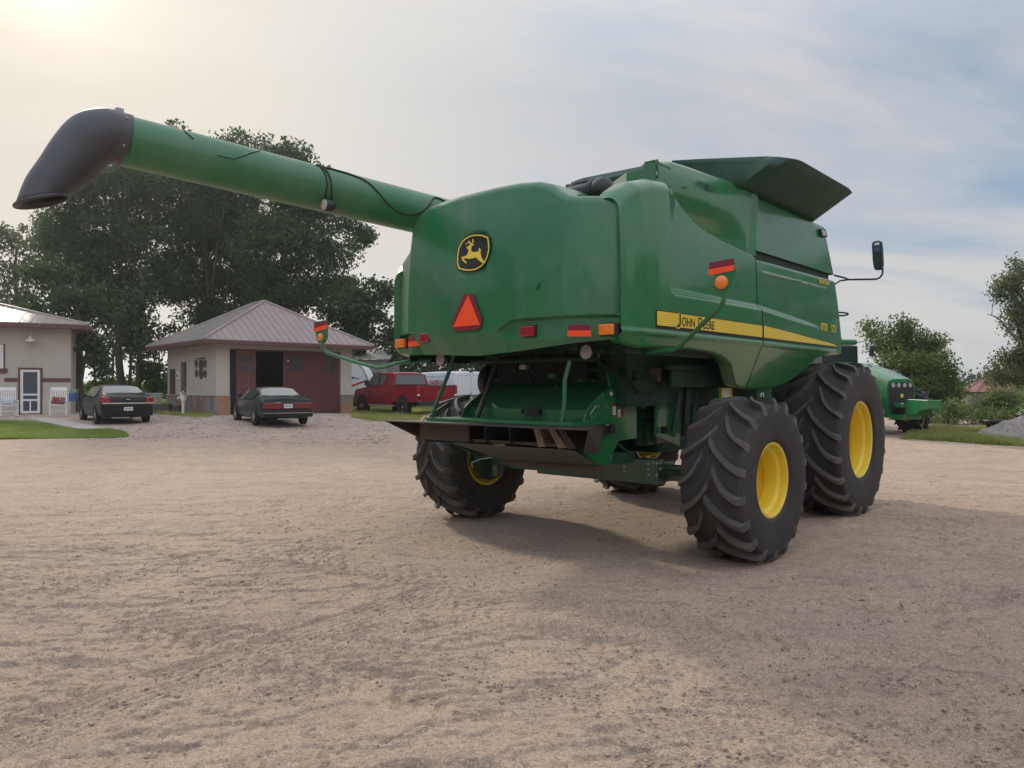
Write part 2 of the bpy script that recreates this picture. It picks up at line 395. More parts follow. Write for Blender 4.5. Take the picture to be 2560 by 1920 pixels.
# ---- grain tank: flat upper panels, curved rear cowl, seams
for sg in (1, -1):
    g = []
    for i in range(40):
        u = i / 39; row = []
        for j in range(24):
            v = j / 23; z = 3.27 + .60 * v
            q0 = 1.07 + .10 * v - .05 * math.sin(v * 3.1); q1 = 3.60 - .27 * v
            q = q0 + (q1 - q0) * u
            row.append((sg * (1.555 - .03 * v - .006 * math.exp(-((q - 2.06) / .008) ** 2)), q, z))
        for k in range(1, 6):
            a = k / 5 * math.pi / 2; x, y, z = row[23][0], row[23][1], 3.87
            row.append((x - sg * .05 * (1 - math.cos(a)), y, z + .05 * math.sin(a)))
        row.append((sg * 1.2, row[23][1], 3.93)); g.append(row)
    g.append([(sg * (abs(x) - .25), y - .0, z) for x, y, z in g[-1]])
    shell('grain_tank_panel', g, GREEN, combine, 40)
    cq = [-.95, -.66, -.31, .25, .77, 1.06, 1.14]; cz = [3.84, 3.93, 3.955, 3.985, 3.99, 3.965, 3.93]
    g = []
    for i in range(60):
        u = i / 59; q = -.97 + 2.11 * u; zt = interp(q, cq, cz); row = []; zb = interp(q, *topr) - .10 if q < .98 else 3.2
        for j in range(50):
            v = j / 49; z = zb + (zt - .05 - zb) * v
            w = sm((q - .1) / .95)
            p = 1.40 + .085 * math.sin(math.pi * min(1, max(0, (z - 3.35) / .75))) * (1 - w) + .13 * w
            p += .03 * sm((q - 1.05) / .06)
            row.append((sg * p, q - .07 * sm((q - .8) / .3) * (1 - v) , z))
        x, y, z = row[-1]
        for k in range(1, 6):
            a = k / 5 * math.pi / 2; row.append((x - sg * .05 * (1 - math.cos(a)), y, z + .05 * math.sin(a)))
        g.append(row)
    a = g[0]; g.insert(0, [(sg * (abs(x) - .12), y + .0, z) for x, y, z in a])
    shell('tank_cowl', g, GREEN, combine, 50)
    MB().box((sg * 1.50 - .02, 1.15, 3.12), (sg * 1.50 + .02, 3.5, 3.30)).build('gap_strip', GREEN_DARK, combine)  # dark strip filling the gap between side and tank panels
b = MB().box((-1.35, -.75, 3.05), (1.35, 3.35, 3.86)); b.build('grain_tank', GREEN_SHADE, combine)
b = MB().box((-1.0, -.72, 1.50), (1.0, 3.4, 3.05)); b.build('separator_body', GREEN_SHADE, combine)
b = MB().box((-1.50, -.55, 2.35), (1.50, 3.3, 3.10)); b.box((-1.45, -1.5, 2.30), (1.45, -.75, 2.36)); b.build('body_frame', GREEN_SHADE, combine)
for sg in (1, -1): MB().box((min(sg * 1.50, sg * 1.48), -1.48, 2.00), (max(sg * 1.50, sg * 1.48), .1, 2.38)).build('shade_liner', GREEN_DARK, combine)  # dark strips added as shade, hiding a bright reflection along the panel bottom
# scuff on the cowl and the hood
def scuff(pts, w, pl, parent, name='paint_scuff'):
    b = MB()
    P = [LP(x, y, **pl) for x, y in pts]
    for a, c, ww in zip(P, P[1:], w):
        d = (c - a).normalized(); nrm = Vector((0, -1, 0)) if 'q' in pl else Vector((1, 0, 0)); s = d.cross(nrm) * ww
        b.prism([a - s, c - s * .6, c + s * .6, a + s], nrm * .004)
    return b.build(name, DECALB, parent)
scuff([(1742, 453), (1750, 456), (1758, 457), (1766, 463), (1774, 466), (1784, 473), (1790, 477)], [.005, .010, .005, .012, .006, .004], {'p': 1.497}, combine)
scuff([(1764, 466), (1770, 474), (1778, 477)], [.008, .008], {'p': 1.497}, combine)
scuff([(1712, 470), (1719, 467)], [.008], {'p': 1.50}, combine)
scuff([(1350, 707), (1347, 716), (1343, 726)], [.006, .008], {'q': -1.90}, combine)
# right hand, left hand and rear tank extension flaps
def flap(top, base, name='tank_extension_flap'):
    g = []
    for t, bb in zip(top, base):
        t, bb = Vector(t), Vector(bb); g.append([bb + (t - bb) * k / 6 for k in range(7)])
    o = shell(name, g, FLAPM, combine, 40); m = o.modifiers.new('solid', 'SOLIDIFY'); m.thickness = .014
    return o
top = [LP(2130, 480, p=2.1), LP(2122, 470, p=2.1), LP(2006, 403, p=2.1), LP(1992, 398, p=2.08), LP(1974, 395, p=2.03), LP(1945, 393.5, p=1.9), LP(1916, 393, p=1.75), LP(1739, 398, p=1.2), LP(1680, 401, p=1.0)]
base = [(1.5, 2.96, 3.92), (1.5, 2.90, 3.92), (1.5, 1.3, 3.92), (1.5, 1.1, 3.92), (1.5, .9, 3.92), (1.5, .7, 3.92), (1.4, .5, 3.92), (1.1, .3, 3.92), (.7, .3, 3.92)]
flap(top, base)
tl = [LP(1426, 458, p=-2.1), LP(1440, 452, p=-2.1), LP(1457, 446, p=-2.1), LP(1610, 415, p=-2.1), LP(1640, 411, p=-2.1), LP(1700, 405, p=-2.1)]
flap(tl, [(-1.5, v.y, 3.9) for v in tl])

# engine deck things seen above the hood
def qpoly(name, pts, q, mat, th=.02, par=None):
    return MB().prism([LP(x, y, q=q) for x, y in pts], (0, th, 0)).build(name, mat, par or combine, bevel=.004)
def ppoly(name, pts, p, mat, th=-.02, par=None, bev=.004):
    return MB().prism([LP(x, y, p=p) for x, y in pts], (th, 0, 0)).build(name, mat, par or combine, bevel=bev)
b = MB().prism([LP(x, y, p=1.05) for x, y in ((1524, 461), (1564, 433), (1564, 500), (1524, 500))], (.02, 0, 0))
qpoly('engine_cover', [(1524, 461), (1564, 432), (1564, 500), (1545, 500), (1524, 490)], -.90, CREAM, .02)
qpoly('engine_side_cover', [(1565, 432), (1612, 421), (1612, 500), (1565, 500)], -.80, GREEN, .03)
qpoly('corner_box', [(1610, 405), (1637, 398.5), (1643, 404), (1645, 500), (1610, 500)], -.93, GREEN_DULL, .25)
MB().tube([LP(1643, 399, q=-.95), LP(1644, 445, q=-.95)], .012).build('corner_pipe', GREEN_DULL, combine, smooth=40)
qpoly('latch_bracket', [(1617, 431), (1643, 428), (1643, 438), (1617, 441)], -.965, GALV, .02)
b = MB(); c = LP(1475, 474, q=-1.15)
b.revolve([(-.30, .0), (-.30, .09), (-.27, .10), (.02, .10), (.03, .12), (.07, .12), (.08, .105), (.12, .125), (.2, .12), (.25, .07), (.27, 0)], 28, 'x', (c.x, c.y, c.z - .03))
b.build('air_cleaner', BLACK, combine, smooth=40)
b = MB()
for i in range(14):
    x = 1425 + i * 9; y = 466 + (i % 3) * 5; v = LP(x, y, q=-1.0); s = .02 + .02 * ((i * 7) % 4) / 3
    b.box((v.x - s, v.y - .05, v.z - s), (v.x + s * 1.4, v.y + .05, v.z + s * .6))
b.build('engine_fittings', BLACK, combine, bevel=.004)
MB().tube([LP(1418, 470, q=-1.1), LP(1440, 460, q=-1.0), LP(1475, 452, q=-.9), LP(1500, 452, q=-.8)], .02).build('breather_pipe', HOSE, combine, smooth=40)

# ---- decals on the side
PX = lambda z, q: side_p(q, z, q > 1) + .006
def strip(name, fa, fb, q0, q1, mat, n=40, off=.0, par=combine):
    b = MB(); g = []
    for i in range(n + 1):
        q = q0 + (q1 - q0) * i / n; row = []
        for j in range(5):
            z = fa(q) + (fb(q) - fa(q)) * j / 4; row.append((PX(z, q) + off, q, z))
        g.append(row)
    return shell(name, g, mat, par, None)
end = lambda q: 2.395 - .115 * max(0, (q - 1.0) / 2.5) ** 1.1 - (.06 * max(0, (q - 3.3) / .22) ** 2)
s1 = strip('stripe_decal', lambda q: 2.262, lambda q: 2.39, -1.23, .975, DECALY)
strip('stripe_edging', lambda q: 2.232, lambda q: 2.262, -1.24, .975, DECALB, par=s1)
strip('stripe_edging', lambda q: 2.39, lambda q: 2.398, -1.24, .975, DECALB, par=s1)
strip('stripe_edging', lambda q: 2.255, lambda q: 2.398, -1.245, -1.23, DECALB, 3, .001, par=s1)
s2 = strip('stripe_decal', lambda q: 2.262, lambda q: max(2.265, end(q)), 1.02, 3.50, DECALY)
strip('stripe_edging', lambda q: 2.238, lambda q: 2.262, 1.02, 3.50, DECALB, par=s2)
strip('stripe_edging', lambda q: end(q), lambda q: end(q) + .007, 1.02, 3.45, DECALB, par=s2)
PINL = simple('decal_line', (.50, .30, .03), .4, var=0)
for k in range(6):
    z0 = 2.275 + k * .020
    strip('pin_line', lambda q: z0, lambda q: z0 + .004, -1.22, .97, PINL, 30, .001, par=s1)
    qe = 3.4 - k * .42
    strip('pin_line', lambda q: z0, lambda q: z0 + .004, 1.03, qe, PINL, 30, .001, par=s2)
def sidetext(name, s, size, q0, z0, p, mat, bold=0.0, xs=1.0, rot=0.0):
    mtx = Matrix.Translation((p, q0, z0)) @ Matrix(((0, 0, 1, 0), (1, 0, 0, 0), (0, 1, 0, 0), (0, 0, 0, 1))) @ Matrix.Rotation(rot, 4, 'Z')
    return text_mesh(name, s, size, mat, combine, mtx, .001, 0, bold, xs)
def caps(z0, dp, mat, bold, parent):
    q = -.905
    for s, sz in (('J', .142), ('OHN', .122), (' ', .06), ('D', .150), ('EERE', .122)):
        if s == ' ': q += .045; continue
        if s == 'J':
            e = 0 if parent is not None and bold < .007 else .007
            pj = [(.042 - e, .128 + e), (.066 + e, .128 + e), (.066 + e, .022), (.054 + e, -.006 - e), (.030, -.018 - e), (.0 - e, -.018 - e), (.0 - e, .006 + e), (.028 - e, .006 + e), (.042 - e, .022 + e)]
            MB().prism([(PX(2.33, q) + dp, q + a_, z0 + b_) for a_, b_ in pj], (.001, 0, 0)).build('lettering', mat, parent); q += .082; continue
        zz0 = z0
        o = sidetext('lettering', s, sz, q, zz0 + (0 if sz < .15 else .0), PX(2.33, q) + dp, mat, bold, .92)
        w = max(v.co.y for v in o.data.vertices) - q; q += w + .012
        o.parent = parent
caps(2.278, .005, DECALB, .0015, s1)
caps(2.272, .003, DECALY, .010, s1)
sidetext('model_lettering', '9770', .14, 2.83, 2.450, PX(2.5, 3.1) + .004, DECALY, .001, .86, 0)
sidetext('model_lettering', 'STS', .14, 3.22, 2.450, PX(2.5, 3.1) + .004, DECALY, .001, .86, 0)
sidetext('model_lettering', 'Bullet Rotor', .095, 2.82, 3.07, PX(3.1, 3.1) + .004, DECALY, .000, .80)
# upper lamp on the tank panel
ppoly('tank_lamp_bezel', [(2052, 572), (2065, 573), (2069, 593), (2056, 590)], 1.565, BLACK, -.05)
ppoly('tank_lamp', [(2054.5, 575), (2063.5, 576), (2066.5, 590), (2057.5, 588)], 1.572, LENS, -.03)

# ---- rear of the hood: emblem, triangle, lamps, reflectors
QE = -1.925
def zm(x, y): return (x / 3.16 + 940, y / 3.16 + 420)
outer = [(680, 575), (715, 548), (750, 532), (790, 525), (840, 528), (885, 545), (893, 590), (895, 640), (885, 690), (862, 745), (830, 780), (790, 803), (740, 812), (690, 808), (650, 795), (640, 750), (640, 700), (650, 635)]
def E(pts, q): return [LP(*zm(x, y), q=q) for x, y in pts]
cen = Vector((sum(p[0] for p in outer) / 18, sum(p[1] for p in outer) / 18))
def sc(pts, k): return [(cen.x + (x - cen.x) * k, cen.y + (y - cen.y) * k) for x, y in pts]
em = MB().prism(E(sc(outer, 1.05), QE), (0, .02, 0)).build('emblem', DECALB, combine)
ring = MB(); a, b_ = E(outer, QE - .003), E(sc(outer, .93), QE - .003)
ring.add(a + b_, [(i, (i + 1) % 18, 18 + (i + 1) % 18, 18 + i) for i in range(18)]).build('emblem_border', DECALY, em, solid=.002)
deer = [(712, 630), (722, 622), (738, 612), (741, 604), (752, 606), (762, 600), (776, 604), (768, 612), (757, 616), (752, 632), (750, 648), (756, 660), (775, 664), (806, 660), (812, 650), (810, 632), (818, 634), (827, 646), (827, 660), (822, 668), (829, 684), (830, 704), (842, 724), (856, 742), (850, 764), (842, 748), (824, 738), (804, 722), (792, 707), (770, 711), (745, 717), (718, 716), (700, 712), (691, 712), (698, 728), (717, 746), (712, 754), (698, 744), (682, 728), (674, 708), (678, 702), (696, 698), (714, 690), (724, 676), (728, 660), (732, 642), (722, 638)]
dm = MB().prism(E(deer, QE - .005), (0, .003, 0))
for path in (((752, 606), (740, 592), (722, 590), (709, 606)), ((740, 592), (733, 574)), ((752, 604), (762, 588), (764, 560)), ((757, 596), (770, 590), (768, 566)), ((748, 598), (742, 584))):
    dm.tube(E(path, QE - .006), .0042, 5)
for path in (((768, 700), (785, 712)),): pass
dm.build('leaping_deer', DECALY, em)
tri = MB().prism([LP(x, y, q=-1.96) for x, y in ((1170, 737), (1199.5, 812), (1132.5, 818))], (0, .004, 0))
tq = [(1160, 735), (1181, 735), (1204, 796), (1202, 813), (1196, 824), (1138, 828), (1133, 820), (1128, 812), (1131, 803)]
t0 = MB().prism([LP(x, y, q=-1.953) for x, y in tq], (0, .008, 0)).build('warning_triangle', REDREF, combine)
tri.build('triangle_centre', ORANGE, t0)
def lampbox(name, x0, y0, x1, y1, q, mat, depth=.06):
    a, c = LP(x0, y0, q=q), LP(x1, y1, q=q)
    o = MB().box((a.x, q, min(a.z, c.z)), (c.x, q + depth, max(a.z, c.z))).build(name, mat, combine, bevel=.012)
    MB().box((a.x - .008, q + depth * .6, min(a.z, c.z) - .008), (c.x + .012, q + depth + .05, max(a.z, c.z) + .008)).build('lamp_housing', BLACK, o)
    b = MB().revolve([(-.003, .0), (-.003, .022), (.004, .027)], 20, 'y', ((a.x + c.x) / 2, q, (a.z + c.z) / 2)); b.build('lamp_bullseye', mat, o)
    return o
lampbox('tail_light', 1299, 816, 1332, 840, -1.90, REDL)
lampbox('tail_light', 1048, 834, 1070, 855, -1.91, REDL)
lampbox('turn_light', 1495, 811, 1530, 836, -1.75, AMBER)
lampbox('turn_light', 987, 848, 1009, 868, -1.735, AMBER)
def refl(x0, y0, x1, ym, y1, q, sk=0):
    r = MB().prism([LP(*p, q=q) for p in ((x0, y0), (x1, y0 - sk), (x1, ym - sk), (x0, ym))], (0, .006, 0)).build('reflector', REDREF, combine)
    MB().prism([LP(*p, q=q - .001) for p in ((x0 - 1, ym), (x1, ym - sk), (x1, y1 - sk), (x0 - 1, y1))], (0, .006, 0)).build('orange_strip', ORANGE, r)
refl(1420, 812, 1477, 826, 841, -1.855)
refl(1021, 844, 1050, 854, 867, -1.845, 3)

# ---- wheels
def wheel(x, y, R, W, rimR, lh, n, sg, steer=0, mir=1):
    """sg=+1: outer face towards +x"""
    hubz = R - .035; lugf = []
    b = MB(); Rt = R - lh
    prof = [(-.40 * W, rimR + .005), (-.47 * W, rimR + .06), (-.505 * W, rimR + (Rt - rimR) * .5), (-.498 * W, Rt - .09), (-.480 * W, Rt - .040), (-.44 * W, Rt - .018), (-.2 * W, Rt - .004), (0, Rt),
            (.2 * W, Rt - .004), (.44 * W, Rt - .018), (.480 * W, Rt - .040), (.498 * W, Rt - .09), (.505 * W, rimR + (Rt - rimR) * .5), (.47 * W, rimR + .06), (.40 * W, rimR + .005)]
    b.revolve(prof, 96)
    def surf(xx):                        # radius of the carcass at |x|
        return float(np.interp(abs(xx) / W, [0, .2, .44, .48, .498, .505], [Rt, Rt - .004, Rt - .018, Rt - .040, Rt - .09, Rt - .20]))
    for side in (1, -1):
        for k in range(n):
            th0 = 2 * math.pi * (k + (.5 if side < 0 else 0)) / n
            short = (k % 2)
            xs = np.array([-.03 + .12 * short, .06 + .09 * short, .18 + .03 * short, .30, .39, .445, .480, .497]) * W
            hs = np.array([1, 1, 1, 1, 1, .98, .80, .12]) * lh
            ang = np.array([0, .11, .21, .29, .335, .355, .364, .368]) * (R and 1.0)
            off = .36 - ang
            wd = np.array([.036, .031, .028, .027, .029, .034, .040, .044])
            secs = []
            for xx, h, a, w in zip(xs, hs, off, wd):
                r0 = surf(xx) - .012; r1 = surf(xx) + h
                if xx / W > .45:
                    nx = (xx / W - .45) / .05; dx = 0; r1 = surf(xx) + h * (1 - nx * .35)
                else: dx = 0
                th = th0 + a; wt, wb = w * .88 / R, (w + .012) / R
                def P(xq, r, t): return (side * xq, r * math.sin(t) , r * math.cos(t))
                secs.append([P(xx, r0, th - wb), P(xx + dx, r1, th - wt), P(xx + dx, r1, th + wt), P(xx, r0, th + wb)])
            nf0 = len(b.f); b.loft(secs); lugf += list(range(nf0, len(b.f)))
    Mx = Matrix.Translation((x, y, hubz)) @ Matrix.Rotation(steer, 4, 'Z')
    v = [Mx @ Vector((p[0], p[1] * mir, p[2])) for p in b.v]
    v = [Vector((p.x, p.y, p.z if p.z > .0 else -.004 + p.z * .02)) for p in v]
    # slight bulge where the tyre stands
    b.v = [tuple(p) for p in v]
    t = b.build('wheel', RUB, combine, smooth=24); t.data.materials.append(RUBL)
    for i_ in lugf: t.data.polygons[i_].material_index = 1
    rb = MB(); s = sg
    pr = [(.43 * W, rimR + .028), (.435 * W, rimR + .010), (.42 * W, rimR - .004), (.37 * W, rimR - .012), (.33 * W, rimR - .014), (.30 * W, rimR - .045), (.27 * W, rimR - .052), (.10 * W, rimR - .055),
          (.07 * W, rimR - .03), (-.02 * W, rimR - .028), (-.06 * W, rimR - .055), (-.10 * W, rimR - .06), (-.105 * W, .26), (-.06 * W, .20), (-.05 * W, 0)]
    rb.revolve([(a * s, r) for a, r in pr], 64)
    pr2 = [(-.43 * W, rimR + .028), (-.42 * W, rimR - .004), (-.35 * W, rimR - .012), (-.30 * W, rimR - .05), (-.12 * W, rimR - .06)]
    rb.revolve([(a * s, r) for a, r in pr2], 64)
    rb.v = [tuple(Mx @ Vector(p)) for p in rb.v]
    rb.build('rim', YEL, t, smooth=35)
    return t
wheel(2.262 - .33, 0, .822, .66, .345, .060, 18, 1, -.02)
wheel(-2.262 + .33, 0, .822, .66, .345, .060, 18, -1, -.02)
wheel(2.03 - .40, 3.43, 1.04, .78, .485, .062, 21, 1)
wheel(-2.03 + .40, 3.43, 1.04, .78, .485, .062, 21, -1)

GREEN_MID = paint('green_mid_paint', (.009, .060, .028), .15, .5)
# ---- axles, frame and hidden running gear
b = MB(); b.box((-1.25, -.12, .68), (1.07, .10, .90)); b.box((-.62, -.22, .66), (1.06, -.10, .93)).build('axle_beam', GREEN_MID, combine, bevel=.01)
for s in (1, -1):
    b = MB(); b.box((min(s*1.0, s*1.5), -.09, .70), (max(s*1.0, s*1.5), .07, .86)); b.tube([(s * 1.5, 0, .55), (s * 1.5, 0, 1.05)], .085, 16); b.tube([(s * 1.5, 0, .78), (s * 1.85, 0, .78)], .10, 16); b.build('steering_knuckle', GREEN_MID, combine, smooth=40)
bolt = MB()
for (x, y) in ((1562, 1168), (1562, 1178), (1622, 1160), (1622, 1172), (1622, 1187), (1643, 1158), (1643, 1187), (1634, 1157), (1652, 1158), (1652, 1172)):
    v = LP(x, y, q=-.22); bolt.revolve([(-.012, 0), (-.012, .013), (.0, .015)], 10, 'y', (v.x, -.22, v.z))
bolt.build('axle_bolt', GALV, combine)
b = MB(); b.tube([(-.95, -.16, .76), (1.4, -.16, .80)], .028, 12); b.build('tie_rod', GREEN_DARK, combine, smooth=40)
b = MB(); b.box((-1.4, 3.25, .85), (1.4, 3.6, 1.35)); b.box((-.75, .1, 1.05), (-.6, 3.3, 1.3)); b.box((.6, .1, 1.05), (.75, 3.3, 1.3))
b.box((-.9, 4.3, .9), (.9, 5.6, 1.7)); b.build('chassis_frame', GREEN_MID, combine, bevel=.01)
b = MB(); b.box((-.75, -.9, 1.36), (.75, .4, 1.52)); b.box((-.72, .3, .95), (.72, 2.6, 1.5)); b.build('cleaning_shoe', GREEN_SHADE, combine, bevel=.02)
# cab, seen only from beside or behind
b = MB(); sec = lambda y, w, z0, z1: [(-w, y, z0), (w, y, z0), (w * .98, y, z1), (-w * .98, y, z1)]
b.loft([sec(3.75, .92, 1.9, 3.3), sec(4.3, .92, 1.75, 3.3), sec(4.85, .80, 1.75, 3.3), sec(5.0, .75, 2.2, 3.2)]); b.build('cab', simple('dark_cab_glass', (.02, .03, .03), .1, coat=.5), combine, bevel=.04)
b = MB(); b.box((-.98, 3.62, 3.30), (.98, 5.0, 3.42)); b.build('cab_roof', GREEN, combine, bevel=.06)

# ---- chopper, chute, tailboard
SP = .86
sp = [(1524, 972), (1500, 988), (1480, 1008), (1466, 1026), (1460, 1052), (1463, 1075), (1440, 1130), (1470, 1150), (1495, 1164), (1526, 1164), (1534, 1130), (1548, 1102), (1592, 1096), (1592, 962)]
plate = MB().prism([LP(x, y, p=SP) for x, y in sp], (-.02, 0, 0)).build('chopper_side_plate', GREEN, combine, bevel=.004)
MB().prism([LP(x, y, p=-SP) - Vector((0, 0, 0)) for x, y in ((0, 0),)] * 0 or [Vector((-SP, v.y, v.z)) for v in [LP(x, y, p=SP) for x, y in sp]], (.02, 0, 0)).build('chopper_side_plate', GREEN_DULL, combine)
fold = MB().prism([LP(x, y, p=SP + .012) for x, y in ((1488, 1010), (1519, 1010), (1530, 1060), (1542, 1103), (1520, 1160), (1497, 1162), (1446, 1130), (1470, 1075))], (-.012, 0, 0)).build('plate_fold', GREEN, plate, bevel=.004)
b = MB(); c = LP(1507, 1072, p=SP + .05)
b.box((c.x - .04, c.y - .05, c.z - .055), (c.x + .03, c.y + .06, c.z + .055)); b.revolve([(.0, .0), (.0, .05), (-.1, .05), (-.1, 0)], 20, 'x', (c.x + .06, c.y + .09, c.z)); b.build('spreader_motor', BLACK, plate, smooth=40)
b = MB()
for dx, dy in ((-11, -8), (8, -10), (-8, 14)):
    v = LP(1507 + dx, 1072 + dy, p=SP + .10); b.tube([v, v + Vector((.03, 0, 0))], .009, 8)
b.build('motor_fitting', GALV, plate)
# labels with their pictograms
def label(x, y, w, h, p, cols):
    v = LP(x, y, p=p); o = None
    for (a, b0, c_, d_, m) in cols:
        q = MB().box((v.x + (.002 if o else 0), v.y + a * w, v.z - d_ * h), (v.x + (.006 if o else .003), v.y + c_ * w, v.z - b0 * h)).build('warning_label' if o is None else 'label_print', m, o or plate); o = o or q
label(1531, 1008, .055, .125, SP, [(0, 0, 1, 1, DECALR), (.05, .27, .95, .95, DECALW), (.3, .38, .6, .6, DECALB), (.45, .55, .62, .85, DECALB), (.25, .72, .7, .8, DECALB)])
label(1544.5, 1022, .105, .085, SP, [(0, 0, 1, 1, DECALR), (.02, .05, .38, .95, DECALW), (.16, .4, .26, .9, DECALB), (.08, .7, .3, .8, DECALB), (.44, .3, .98, .36, DECALB), (.44, .5, .98, .56, DECALB), (.44, .7, .98, .76, DECALB)])
v = LP(1528, 984, p=SP); MB().revolve([(.0, .0), (.004, .0), (.004, .022), (0, .024)], 20, 'x', v).build('round_label', DECALW, plate)
b = MB(); v = LP(1553, 992, p=SP + .01)
b.tube([v + Vector((0, math.cos(t) * .018, math.sin(t) * .03)) for t in np.linspace(0, 6.28, 14)[:-1]], .006, 6, closed=True)
b.tube([LP(1555, 985, p=SP + .01), LP(1562, 973, p=SP + .01)], .004, 6); b.build('pull_tag', DECALY, plate)
b = MB(); P1 = [LP(x, y, p=SP + .02) for x, y in ((1490, 1014), (1478, 1030), (1475, 1035), (1481, 1046))]; b.tube(P1, .007, 8); b.build('latch_hook', STEEL, plate, smooth=40)
b = MB()
for x, y in ((1505, 984), (1495, 994), (1463, 1039), (1458, 1063), (1452, 1120), (1455, 1140), (1467, 1150), (1528, 1148), (1526, 1140), (1573, 1075), (1581, 1075), (1495, 1016), (1515, 1016), (1533, 1098)):
    v = LP(x, y, p=SP + (.013 if 1100 < y < 1160 or y == 1016 else 0)); b.revolve([(.008, 0), (.008, .009), (0, .011)], 8, 'x', v)
b.build('plate_bolt', GALV, plate)
# outer link plates and dark side covers behind the plate
ppoly('link_plate', [(1518, 930), (1545, 935), (1552, 965), (1526, 972)], SP - .02, GREEN, -.02)
ppoly('side_cover', [(1600, 955), (1700, 955), (1700, 1115), (1640, 1090), (1640, 1000), (1600, 1000)], .92, GREEN, -.03)
ppoly('side_cover', [(1592, 958), (1640, 958), (1640, 1110), (1592, 1112)], .70, GREEN_SHADE, -.03)
g = []
for i in range(12):
    t = i / 11; z = 1.36 + .42 * t; q = -1.12 + .45 * t ** 1.5
    g.append([(-SP + 2 * SP * k / 8, q, z) for k in range(9)])
chute = shell('straw_chute', g, GREEN_DULL, combine, 40)
MB().box((-SP, -1.13, 1.345), (SP, -1.10, 1.47)).build('chute_lip', GREEN, chute, bevel=.004)
b = MB(); b.box((-.62, -.9, 1.75), (.62, -.70, 2.05)); b.build('discharge_opening', simple('interior_shade_black', (.006, .008, .008), .9), combine)  # black box stands in for the shade inside the discharge opening
b = MB(); 
b.box((.05, -1.20, 1.40), (.22, -1.10, 1.47)); b.tube([(.13, -1.18, 1.46), (.33, -1.02, 1.72)], .010, 8); b.box((-.02, -1.2, 1.42), (.0, -1.16, 1.47))
b.build('actuator', BLACK, chute, bevel=.004)
for s in (1, -1): MB().revolve([(0, .0), (0, .27), (s * .10, .30), (s * .10, .0)], 28, 'x', (s * 1.52, 0, .785)).build('rim_shade_drum', GREEN_SHADE, combine, smooth=40)  # added dark drums that stand in for shade inside the rear rims
# tailboard
TZ = 1.335; DKVOID = simple('tray_shade_black', (.008, .008, .010), .85); TB = simple('brown_tailboard_steel', (.040, .036, .030), .62, var=.3, scale=4, dust=(.09, .08, .06), dustamt=.4)
tb = MB().prism([(-SP, -1.05, TZ), (SP, -1.05, TZ), (1.16, -1.45, TZ), (1.40, -1.92, TZ - .005), (-1.40, -1.92, TZ - .005), (-1.16, -1.45, TZ)], (0, 0, -.012)).build('tailboard', TB, combine)
b = MB(); b.box((-1.02, -1.66, TZ + .002), (1.02, -1.16, TZ + .030)); b.tube([(-1.02, -1.62, TZ + .018), (1.0, -1.62, TZ + .018)], .016, 10); b.build('tailboard_top_plate', GREEN, tb, smooth=40)
b = MB(); b.prism([(1.40, -1.92, TZ - .01), (1.02, -1.16, TZ - .01), (1.0, -1.2, 1.06), (1.12, -1.62, 1.08)], (-.008, 0, 0)); b.build('tailboard_skirt', TB, tb); b = MB(); b.prism([(-1.40, -1.92, TZ - .01), (-1.02, -1.16, TZ - .01), (-1.0, -1.2, 1.06), (-1.05, -1.62, 1.10)], (.008, 0, 0))
b.build('tailboard_skirt', TB, tb)
b = MB(); b.box((-1.06, -1.70, 1.13), (-.30, -1.68, TZ - .02)); b.box((-.30, -1.62, 1.13), (1.0, -1.60, 1.16)); b.build('tailboard_baffle', DKBROWN, tb)
STRAW = simple('straw_coloured_fin', (.20, .16, .11), .7, var=.2)
for i, (x, lean, m) in enumerate(((-.93, 0, DKBROWN), (-.70, 0, DKBROWN), (-.50, .02, DKBROWN), (-.10, .0, BLACK), (.24, .0, BLACK), (.56, .05, STRAW), (.74, .13, STRAW), (.86, .12, DKBROWN))):
    MB().prism([(x, -1.68, TZ - .02), (x + (.055 if m is not BLACK else .012), -1.66, TZ - .02), (x + (.055 if m is not BLACK else .012) + lean, -1.62, 1.13), (x + .01 + lean * .8, -1.66, 1.12)], (.004, .25, 0)).build('straw_vane', m, tb)
b = MB(); t1, t2, t3, t4 = LP(1130, 1106, q=-1.6), LP(1436, 1126, q=-1.6), LP(1492, 1162, q=-1.15), LP(1250, 1147, q=-1.15)
b.prism([t1, t2, t3, t4], (0, .012, -.008)); b.build('spreader_trough', simple('grey_green_trough', (.060, .070, .050), .7, var=.25, dust=(.12, .10, .07), dustamt=.4), combine)
MB().tube([t4 + Vector((0, .03, -.03)), t3 + Vector((.05, .03, -.03))], .035, 8).build('trough_edge', DKBROWN, combine)
MB().box((t1.x + .1, -1.56, 1.13), (t2.x, -1.20, 1.15)).build('vane_floor', BLACK, combine)
b = MB(); b.box((-.85, -.95, .90), (.85, -.35, 1.02)); b.prism([(-SP, -.35, .95), (SP, -.35, .95), (SP, -1.10, 1.36), (-SP, -1.10, 1.36)], (0, 0, -.02)); b.build('chopper_floor', GREEN_SHADE, combine)
MB().box((-1.0, -1.34, 1.12), (1.0, -1.32, TZ - .015)).build('tray_shade_back', DKVOID, tb)  # black sheet added to paint the shade inside the tray
